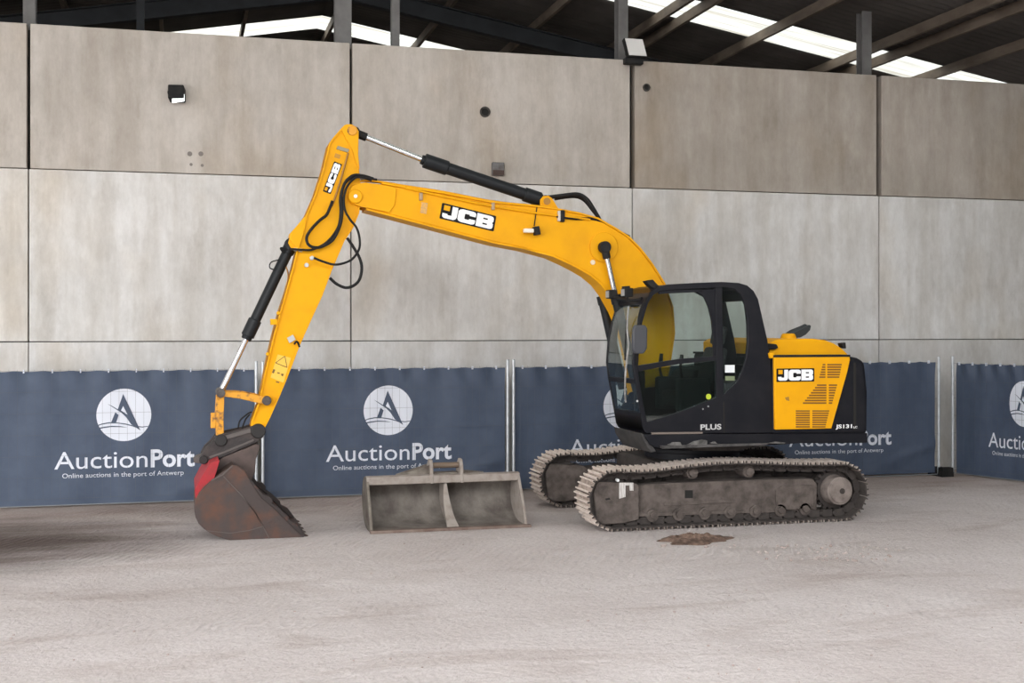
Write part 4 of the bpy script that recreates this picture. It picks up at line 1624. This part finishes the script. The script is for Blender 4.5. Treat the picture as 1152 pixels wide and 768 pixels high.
c0 = PP(327.5, 381, DYn)
mb.obox(c0, (0.035, 0, 0.02), (0, 0.03, 0), (-0.015, 0, 0.03))
mb.build('hose_fitting', mat('metal fitting', (0.5, 0.5, 0.48), 0.4, 0.6), dip)
mb = M()
mb.tube([PP(331, 387, DYn - 0.03), PP(334, 384, DYn - 0.05), PP(337, 390, DYn - 0.02)], 0.012, 6)
mb.build('short_hose', RUB, dip)
# hose bundle at the elbow
HO = DYn - 0.06
for nm, path, r_, Yh in (
        ('elbow_hose', [(420, 201), (408, 197.5), (397, 197.5), (388, 206), (384, 220), (385, 235), (383, 252), (375, 269), (363, 277), (354, 278.3), (347, 275), (345, 267), (350, 258), (360, 247.5), (367, 242), (371, 234), (374, 226)], 0.018, HO),
        ('elbow_hose', [(424, 202), (410, 200), (400, 200), (391, 209), (387, 222), (388, 236), (394, 247), (401, 256), (404.5, 268), (404, 280), (397, 290.5), (388, 295.5), (376, 297.5), (363, 294), (353, 290)], 0.014, HO - 0.02),
        ('elbow_hose', [(390.5, 267.5), (397, 277), (404, 289), (407, 301), (404.5, 314), (398, 321), (389, 323.5), (379, 319.5), (371, 312.5)], 0.018, HO + 0.1),
        ('elbow_hose', [(418, 203), (405, 199), (394, 201), (386, 210), (382.5, 224), (383, 240), (380, 256), (368, 272), (352, 280.5), (340, 281), (332, 280.5), (325, 280)], 0.014, HO + 0.015)):
    mb = M()
    mb.tube([PP(a_, b_, Yh - 0.03 * math.sin(math.pi * i / (len(path) - 1))) for i, (a_, b_) in enumerate(path)], r_, 8)
    mb.build(nm, RUB, dip)

# ---- bucket ram
a = PP(327.5, 275, CYc)
b = PP(277.5, 380, CYc)
e = PP(248.5, 441, CYc)
d = (b - a).normalized()
mb = M()
mb.cyl(b - d * 0.1, e, 0.036, seg=18)
br = mb.build('bucket_ram', CHR, ex)
mb = M()
mb.cyl(a, b, 0.064, seg=22)
mb.cyl(b - d * 0.24, b - d * 0.02, 0.080, seg=22)
mb.cyl(b - d * 0.03, b + d * 0.02, 0.062, seg=20)
mb.cyl(a + Vector((0, -0.07, 0)), a + Vector((0, 0.07, 0)), 0.08, seg=20)
mb.cyl(a + d * 0.02, a + d * 0.12, 0.078, seg=20)
mb.build('ram_barrel', CYL, br, bevel=0.01)
mb = M()
for s2 in (-1, 1):
    mb.prism(pts([(337, 254), (345, 262), (338, 281), (329, 281), (324.5, 273), (327, 264)], DYn), CYc + s2 * 0.10 - 0.012, CYc + s2 * 0.10 + 0.012)
    mb.cut()
mb.build('ram_bracket', YEL, dip, bevel=0.005)
mb = M()
mb.tube([PP(323, 281, CYc - 0.08), PP(316, 279, CYc - 0.09), PP(319, 284, CYc - 0.08)], 0.014, 6)
mb.cut()
mb.tube([PP(314, 292, CYc - 0.06), PP(305, 295, CYc - 0.08), PP(303.5, 301, CYc - 0.08), PP(309, 303.5, CYc - 0.06)], 0.008, 6)
mb.cut()
mb.tube([PP(321, 300, CYc - 0.07), PP(324, 306, CYc - 0.07), PP(323.5, 320, CYc - 0.1)], 0.008, 6)
mb.build('ram_fitting', RUB, br)
mb = M()
mb.cyl(PP(331, 280.5, CYc - 0.12), PP(340, 281.5, CYc - 0.16), 0.022, seg=10)
mb.build('ram_coupling', mat('silver coupling', (0.65, 0.64, 0.6), 0.4, 0.5), br)

# ---- tipping linkage
LY = CYc - 0.20
pE, pD, pH = (248.3, 442), (300, 450.5), (247.5, 489.5)
mb = M()
lv = pts([(246, 438.5), (249, 437.8), (253, 440.5), (272, 441), (299, 446), (304, 449), (304, 452.5), (300, 455), (296, 454.5), (271, 448.6), (253, 446), (249, 447), (245.5, 446), (244, 442)], LY)
for y0_ in (CYc - 0.205, CYc + 0.175):
    mb.prism(lv, y0_, y0_ + 0.03)
    mb.cut()
tl = mb.build('tipping_lever', YEL2, ex, bevel=0.006)
mb = M()
c0 = PP(*pD, LY)
mb.cyl((c0.x, CYc - 0.235, c0.z), (c0.x, CYc + 0.235, c0.z), 0.055, seg=18)
mb.cut()
c0 = PP(*pE, LY)
mb.cyl((c0.x, CYc - 0.235, c0.z), (c0.x, CYc + 0.235, c0.z), 0.052, seg=18)
mb.build('link_pin', STEEL, tl, bevel=0.006)
mb = M()
for y0_ in (CYc - 0.165,):
    mb.prism(pts([(243.5, 445), (252.5, 445), (251.5, 470), (252, 489), (243.5, 491), (242, 470)], LY + 0.04), y0_, CYc + 0.165)
mb.build('tipping_link', YEL2, ex, bevel=0.008)
mb = M()
mb.box(*(lambda c: (c.x - 0.06, c.x + 0.0, CYc - 0.17, CYc - 0.13, c.z - 0.10, c.z + 0.08))(PP(243, 472, LY)))
mb.build('link_lug', YEL2, ex, bevel=0.006)

# ---- quick hitch
QY = 14.66
mb = M()
hpx = [(226, 512), (230, 504), (236, 498.5), (243, 490), (252, 487), (275, 482), (284, 479), (290, 476.5), (295, 479), (297.5, 485), (296, 491.5), (289, 497.5), (270, 506), (251, 514.5), (240, 519), (232, 520), (227, 518)]
for ya, yb in ((QY, QY + 0.05), (2 * CYc - QY - 0.05, 2 * CYc - QY)):
    mb.prism(pts(hpx, QY), ya, yb)
mb.prism(pts([(234, 503), (246, 495), (280, 487), (289, 490), (287, 495), (250, 510), (236, 515)], QY), QY + 0.05, 2 * CYc - QY - 0.05)
hi = mb.build('quick_hitch', HITCH, ex, bevel=0.01)
mb = M()
for q, r_ in (((290.5, 484.5), 0.085), ((248.5, 495), 0.07), ((229, 517), 0.05)):
    c0 = PP(*q, QY)
    mb.cyl((c0.x, QY - 0.035, c0.z), (c0.x, 2 * CYc - QY + 0.035, c0.z), r_, seg=22)
    mb.cut()
mb.build('hitch_pin', mat('greased black pin', (0.02, 0.018, 0.018), 0.45, 0.3), hi, bevel=0.008)
mb = M()
mb.ribbon(pts([(252, 495), (272, 489.5), (283, 486)], QY), QY - 0.012, QY + 0.006, 0.05)
mb.cut()
mb.ribbon(pts([(236, 515.5), (252, 510), (286, 496)], QY), QY - 0.008, QY + 0.006, 0.025)
mb.cut()
mb.prism(pts([(217.5, 517), (221, 514), (228, 512), (230, 521), (223, 522), (218, 521)], QY), CYc - 0.1, CYc + 0.1)
mb.build('hitch_rib', mat('grey hitch rib', (0.1, 0.085, 0.08), 0.6), hi, bevel=0.006)
mb = M()
mb.tube([PP(268, 482, CYc - 0.1), PP(270, 473, CYc - 0.1), PP(279, 465, CYc - 0.08), PP(283, 463.5, CYc - 0.05)], 0.010, 6)
mb.cut()
mb.tube([PP(272, 483, CYc - 0.05), PP(276, 472, CYc - 0.05), PP(281, 466, CYc - 0.04)], 0.010, 6)
mb.build('hitch_hose', RUB, hi)

# ---- digging bucket
KB = 14.20
KB2 = 15.45
back_px = [(250, 531), (236, 542), (229, 548), (224, 554.5), (220.5, 561), (219, 568), (218.8, 575), (220, 582), (223.5, 589), (229, 594.5), (236, 599.5), (245, 603.6), (256, 607), (268, 608.8), (286, 609), (304, 608.2)]
side_px = [(262.5, 523), (268, 524.5), (275, 529), (281, 539), (296, 559.5), (308, 568.5), (323, 583.5), (335, 595), (343.5, 602), (341, 604.5)] + back_px[::-1]
mb = M()
for ya, yb in ((KB, KB + 0.035), (KB2 - 0.035, KB2)):
    mb.prism(pts(side_px, KB), ya, yb)
mb.ribbon(pts([(262.5, 523)] + back_px + [(343.5, 603)], KB), KB + 0.03, KB2 - 0.03, 0.03)
bk = mb.build('bucket', RUST, ex, bevel=0.006)
mb = M()      # ears and torque box under the hitch
for ya, yb in ((14.60, 14.65), (2 * CYc - 14.65, 2 * CYc - 14.60)):
    mb.prism(pts([(240, 521), (252, 514), (289, 499), (293, 501), (291, 508), (288, 516), (287, 531), (283, 541), (270, 545), (240, 545), (232, 535)], 14.60), ya, yb)
    mb.cut()
mb.prism(pts([(241, 526), (285, 512), (286, 532), (280, 544), (240, 546), (234, 540)], 14.60), 14.65, 2 * CYc - 14.65)
mb.build('bucket_ear', mat('brown ear steel', (0.10, 0.07, 0.063), 0.6, 0.2, (0.055, 0.04, 0.036), 6), bk, bevel=0.008)
mb = M()      # red painted back sheet
mb.ribbon(pts([(219.6, 560), (219.3, 551), (226, 538), (236, 521), (246, 517)][::-1], KB + 0.06), KB + 0.06, KB2 - 0.06, 0.03)
mb.prism(pts([(219.6, 560), (219.3, 551), (226, 538), (236.5, 520), (247, 518), (240, 541), (233, 552), (224, 560)], KB + 0.06), KB + 0.05, KB + 0.08)
mb.build('back_sheet', RED, bk)
mb = M()      # raised seam lines on the side plate
mb.ribbon(pts([(251, 536), (272, 558), (287, 577), (297, 595), (303, 607)], KB), KB - 0.010, KB + 0.01, 0.010)
mb.cut()
mb.ribbon(pts([(232, 597), (258, 600), (280, 597), (297, 592)], KB), KB - 0.008, KB + 0.01, 0.008)
mb.cut()
mb.ribbon(pts([(238, 541), (251, 534.5), (262, 524)], KB), KB - 0.012, KB + 0.01, 0.014)
mb.build('weld_seam', mat('grey worn seam', (0.095, 0.078, 0.072), 0.6), bk)
mb = M()      # bolt-on side cutters and cutting edge
for ya, yb in ((KB - 0.02, KB + 0.05), (KB2 - 0.05, KB2 + 0.02)):
    mb.prism(pts([(279, 537), (284, 541), (296, 556), (303, 557.5), (307, 562.5), (306, 566), (313, 570), (324, 580), (325, 584), (333, 588), (337, 593), (343.5, 602), (338, 601), (322, 585.5), (307, 570.5), (294, 560), (281, 541)], KB), ya, yb)
    mb.cut()
mb.build('side_cutter', mat('dark cutter', (0.035, 0.027, 0.026), 0.6, 0.3, (0.14, 0.055, 0.035), 9, 0.55, 0.7), bk, bevel=0.006)
for k in range(5):
    yk = KB + 0.08 + (KB2 - KB - 0.16) * k / 4
    mb = M()
    ts = pts([(322, 604), (340, 600.5), (348, 603.5), (340, 607), (322, 608)], KB)
    mb.prism(ts, yk - 0.045, yk + 0.045)
    mb.build('bucket_tooth', RUST, bk, bevel=0.012)

# ================================================================== GRADING BUCKET ON THE FLOOR
g0 = G(417, 600)
g1 = G(594, 592.5)
gy = (g0[1] + g1[1]) / 2
GX0, GX1 = g0[0], g1[0]
gang = math.atan2(g1[1] - g0[1], g1[0] - g0[0])
gr = empty('grading_bucket', (GX0, g0[1], 0), gang)
tag(gr, 'wide muddy grading bucket lying open between digging bucket and tracks', 'bucket')
GW = math.hypot(g1[0] - g0[0], g1[1] - g0[1])
gh = P(412.5, 537.5, gy + 0.42)[1]
print('grading bucket', GW, gh, gy)
# profile across depth: y from the lip (0) back
prof = [(0.0, 0.0), (0.30, 0.0), (0.52, 0.04), (0.68, 0.14), (0.76, 0.27), (0.765, 0.40), (0.70, 0.52), (0.58, 0.60), (0.44, gh)]


def gprism(mb, poly, x0, x1):
    v = [(x0, a, b) for a, b in poly] + [(x1, a, b) for a, b in poly]
    n = len(poly)
    tr = tessellate_polygon([[Vector((a, b, 0)) for a, b in poly]])
    f = [tuple(t) for t in tr] + [tuple(i + n for i in reversed(t)) for t in tr]
    f += [(i, (i + 1) % n, n + (i + 1) % n, n + i) for i in range(n)]
    mb.add(v, f)


def inset(pr, th):
    out = []
    for i in range(len(pr)):
        a, b = Vector(pr[max(i - 1, 0)]), Vector(pr[min(i + 1, len(pr) - 1)])
        d = (b - a).normalized()
        out.append((pr[i][0] - d.y * th, pr[i][1] + d.x * th))
    return out


def smooth(pr, k=4):
    q = []
    V = [Vector(p) for p in pr]
    for i in range(len(V) - 1):
        a, b, c, d = V[max(i - 1, 0)], V[i], V[i + 1], V[min(i + 2, len(V) - 1)]
        for j in range(k):
            t = j / k
            r = 0.5 * ((2 * b) + (c - a) * t + (2 * a - 5 * b + 4 * c - d) * t * t + (3 * b - a - 3 * c + d) * t ** 3)
            q.append((r.x, max(r.y, 0.0)))
    q.append(tuple(V[-1]))
    return q


sp = smooth(prof)
inn = inset(sp, 0.025)
mb = MB()
gprism(mb, sp + inn[::-1], 0.0, GW)
mb.build('bowl', MUDIN, gr, angle=50)
for x in (0.0, GW - 0.03):
    mb = MB()
    gprism(mb, [(-0.01, 0.0)] + sp[1:-1] + [(0.42, gh + 0.015), (0.36, gh - 0.06), (0.16, 0.26), (0.05, 0.06)], x, x + 0.03)
    mb.build('side_plate', MUDL if x else MUD, gr, bevel=0.006)
mb = MB()      # narrow front edges of the side plates
gprism(mb, [(0.0, 0.0), (-0.05, 0.0), (-0.05, 0.035), (0.03, 0.035)], -0.01, GW + 0.03)
mb.build('cutting_edge', mat('rusty cutting edge', (0.13, 0.085, 0.068), 0.7, 0.1, (0.2, 0.15, 0.125), 7), gr, bevel=0.005)
mb = MB()      # top beam
gprism(mb, [(0.37, gh - 0.085), (0.40, gh - 0.09), (0.47, gh - 0.03), (0.47, gh + 0.02), (0.38, gh + 0.01)], 0.0, GW)
mb.build('top_beam', MUDL, gr, bevel=0.01)
mb = MB()      # curved middle gusset: flares to the right at its foot
xm = P(499, 546, gy + 0.42)[0] - GX0
rib = [(0.09, gh - 0.06), (0.10, 0.35), (0.05, 0.03)] + [(a, b) for a, b in inn if b >= 0.02 and a > 0.2] 
v, f = [], []
n = 14
front = []
for k in range(n + 1):
    t = k / n
    z = (gh - 0.06) * (1 - t) + 0.02 * t
    y = 0.40 - 0.34 * t ** 1.3 + 0.05 * math.sin(t * 3.1)
    x = xm + 0.015 + 0.03 * t ** 3
    front.append((x, y, z, 0.012 + 0.03 * math.sin(t * 2.4) + 0.045 * t ** 5))


def back_y(z):
    best = 0.6
    for i in range(len(inn) - 1):
        (ya, za), (yb, zb) = inn[i], inn[i + 1]
        if min(za, zb) <= z <= max(za, zb) and abs(zb - za) > 1e-6:
            best = ya + (yb - ya) * (z - za) / (zb - za)
    return best


for (x, y, z, hw_) in front:
    v += [(x - hw_, y, z), (x + hw_, y, z), (x + 0.012, back_y(max(z, 0.03)), z), (x - 0.012, back_y(max(z, 0.03)), z)]
for k in range(n):
    a = 4 * k
    for j in range(4):
        f.append((a + j, a + (j + 1) % 4, a + 4 + (j + 1) % 4, a + 4 + j))
f += [(0, 1, 2, 3), tuple(4 * n + j for j in (3, 2, 1, 0))]
mb.add(v, f)
mb.build('middle_gusset', MUDL, gr, angle=50)
# hanger ears, pin and sloping brackets behind the top beam
xe0 = P(483.5, 530, gy + 0.5)[0] - GX0
xe1 = P(517, 530, gy + 0.5)[0] - GX0
for x in (xe0, xe1):
    mb = MB()
    gprism(mb, [(0.36, gh - 0.09), (0.39, gh + 0.12), (0.44, gh + 0.19), (0.53, gh + 0.20), (0.62, gh + 0.13), (0.75, 0.45), (0.58, gh - 0.08)], x - 0.02, x + 0.02)
    mb.build('hanger_ear', MUDL, gr, bevel=0.008)
mb = MB()
mb.cyl((xe0, 0.49, gh + 0.12), (xe1, 0.49, gh + 0.12), 0.035, seg=16)
mb.build('hanger_pin', mat('brown pin', (0.14, 0.1, 0.07), 0.6), gr)
mb = MB()
for xa, xb in ((P(447, 536, gy + 0.5)[0] - GX0, xe0), (P(546, 534, gy + 0.5)[0] - GX0, xe1)):
    for y0_ in (0.46, 0.62):
        v = [(xa, y0_, gh - 0.01), (xb, y0_, gh - 0.01), (xb, y0_, gh + (0.13 if xa < xb else 0.05)), (xa, y0_, gh + 0.01)]
        v += [(a_, b_ + 0.02, c__) for a_, b_, c__ in v]
        mb.add(v, [(0, 1, 2, 3), (7, 6, 5, 4), (0, 4, 5, 1), (1, 5, 6, 2), (2, 6, 7, 3), (3, 7, 4, 0)])
        mb.cut()
mb.box(xe0, xe1, 0.47, 0.62, gh - 0.06, gh + 0.03)
mb.build('hanger_brace', MUD, gr)

# ================================================================== SMALL THINGS
# floodlight on the wall
c0 = PP(199, 109.5, WY)
fl = empty('floodlight', (c0.x, WY, c0.z))
tag(fl, 'small black floodlight with bright glass on the upper concrete wall', 'floodlight')
mb = MB()
mb.obox((0.0, -0.12, 0.03), (0.11, -0.02, 0), (0.015, 0.05, -0.03), (0, 0.03, 0.10))
mb.box(-0.02, 0.02, -0.1, 0.0, -0.03, 0.03)
mb.build('housing', RUB, fl, bevel=0.015)
mb = MB()
mb.cyl((-0.07, -0.05, 0.06), (-0.07, 0.0, 0.06), 0.06, seg=16)
mb.build('bracket', RUB, fl)
mb = MB()
mb.obox((0.02, -0.155, -0.045), (0.085, -0.015, 0.015), (0.0, 0.03, -0.012), (0, 0.012, 0.04))
mb.build('glass', LIT, fl, bevel=0.008)
# floodlight on the column
c0 = PP(714, 55, WY - 0.12)
f2 = empty('floodlight', (c0.x, WY - 0.12, c0.z))
tag(f2, 'square floodlight with pale glass on the column above the wall', 'floodlight')
mb = MB()
mb.obox((0, 0, 0), (0.16, 0, 0), (0, 0.045, -0.012), (-0.03, 0.03, 0.15))
mb.box(-0.16, 0.14, -0.03, 0.10, -0.24, -0.14)
mb.box(-0.03, 0.03, 0.0, 0.36, -0.03, 0.03)
mb.build('housing', RUB, f2, bevel=0.012)
mb = MB()
mb.obox((0.0, -0.052, 0.015), (0.145, 0, 0), (0, 0.006, -0.001), (-0.024, 0.028, 0.135))
mb.build('glass', LENS, f2)
# grey box on the wall
c0 = PP(559.5, 190.5, WY)
jb = empty('junction_box', (c0.x, WY, c0.z))
tag(jb, 'small square grey box on the wall above the black dipper ram', 'junction box')
mb = MB()
mb.box(-0.095, 0.095, -0.07, 0, -0.1, 0.1)
mb.build('housing', PLASTIC, jb, bevel=0.01)
mb = MB()
mb.box(-0.09, 0.09, -0.078, -0.068, -0.095, -0.02)
mb.build('rusty_flap', mat('rusty flap', (0.06, 0.035, 0.028), 0.7), jb)
# dark anchor sleeves
for (a_, b_, r_), lb in zip(((545.5, 126, 0.082), (727, 98.5, 0.06)), ('dark round anchor sleeve on the wall above the dipper ram', 'small dark round sleeve on the wall beneath the square floodlight')):
    c0 = PP(a_, b_, WY)
    o = empty('anchor_sleeve', (c0.x, WY, c0.z))
    tag(o, lb, 'wall anchor', 'anchor sleeves in the wall')
    mb = MB()
    for k in range(20):
        t0_, t1_ = 2 * math.pi * k / 20, 2 * math.pi * (k + 1) / 20
        q = [(r_ * math.cos(t0_), r_ * math.sin(t0_)), (r_ * math.cos(t1_), r_ * math.sin(t1_)), (0.7 * r_ * math.cos(t1_), 0.7 * r_ * math.sin(t1_)), (0.7 * r_ * math.cos(t0_), 0.7 * r_ * math.sin(t0_))]
        mb.prism(q, -0.025, 0.0)
    mb.build('collar', mat('dark collar', (0.05, 0.045, 0.04), 0.8), o)
    mb = MB()
    mb.cyl((0, -0.006, 0), (0, 0.0, 0), 0.7 * r_, seg=20)
    mb.build('bore', HOLE, o)
for a_, b_ in ((213.5, 173), (226, 173), (215, 185), (227.5, 186)):
    c0 = PP(a_, b_, WY)
    mb = MB()
    mb.cyl((c0.x, WY - 0.004, c0.z), (c0.x, WY, c0.z), 0.022 if b_ > 180 else 0.035, seg=12)
    o = mb.build('bolt_hole', mat('dark pit', (0.2, 0.18, 0.165), 0.9))
    tag(o, 'small dark bolt hole among four in the upper concrete panel near the small floodlight', 'bolt hole', 'bolt holes in the upper panel')

# heap of brown soil in front of the tracks, and crumbs of dirt
cx_, cy_ = G(781, 608)
v, f = [], []
nr, ns = 10, 36
rx_, ry_ = 0.43, 0.26
v.append((cx_, cy_, 0.05))
for k in range(1, nr + 1):
    for t in range(ns):
        a_ = 2 * math.pi * t / ns
        rr = k / nr * (1 + 0.18 * math.sin(3 * a_ + 1) + 0.12 * math.sin(7 * a_))
        hgt = 0.075 * (1 - (k / nr) ** 1.4) * (0.6 + 0.8 * random.random()) if k < nr else -0.005
        v.append((cx_ + rx_ * rr * math.cos(a_), cy_ + ry_ * rr * math.sin(a_), hgt))
for t in range(ns):
    f.append((0, 1 + t, 1 + (t + 1) % ns))
    for k in range(nr - 1):
        a_, b_ = 1 + k * ns + t, 1 + k * ns + (t + 1) % ns
        f.append((a_, a_ + ns, b_ + ns, b_))
hp = MB().add(v, f).build('soil_heap', CLOD, smooth=False)
hp['kind'] = 'stuff'
tag(hp, 'flat heap of loose brown soil in front of the near track', 'soil')
mb = MB()


def clod(x, y, r_):
    if ((x - cx_) / 0.56) ** 2 + ((y - cy_) / 0.36) ** 2 < 1:
        return
    bm = bmesh.new()
    bmesh.ops.create_icosphere(bm, subdivisions=1, radius=r_)
    vs_ = [(x + p.co.x * random.uniform(0.7, 1.4), y + p.co.y * random.uniform(0.7, 1.3), r_ * 0.4 + p.co.z * random.uniform(0.5, 0.9)) for p in bm.verts]
    mb.add(vs_, [tuple(q.index for q in fc.verts) for fc in bm.faces])
    bm.free()


for _ in range(150):
    px_, py_ = random.uniform(0, 1152), 610 + 158 * random.random()
    clod(*G(px_, py_), random.choice((0.005, 0.007, 0.009, 0.012)))
for _ in range(70):
    clod(*G(random.uniform(850, 1010), random.uniform(612, 632)), random.choice((0.01, 0.015, 0.02)))
for _ in range(60):
    clod(*G(random.uniform(740, 830), random.uniform(602, 616)), random.choice((0.012, 0.018, 0.026)))
cl = mb.build('dirt_crumbs', mat('pale dirt crumbs', (0.44, 0.375, 0.35), 0.95, 0, (0.33, 0.26, 0.235), 2.0, 0.45, 0.6), smooth=False)
cl['kind'] = 'stuff'
tag(cl, 'loose crumbs of dry dirt scattered over the floor', 'dirt')
mb = MB()
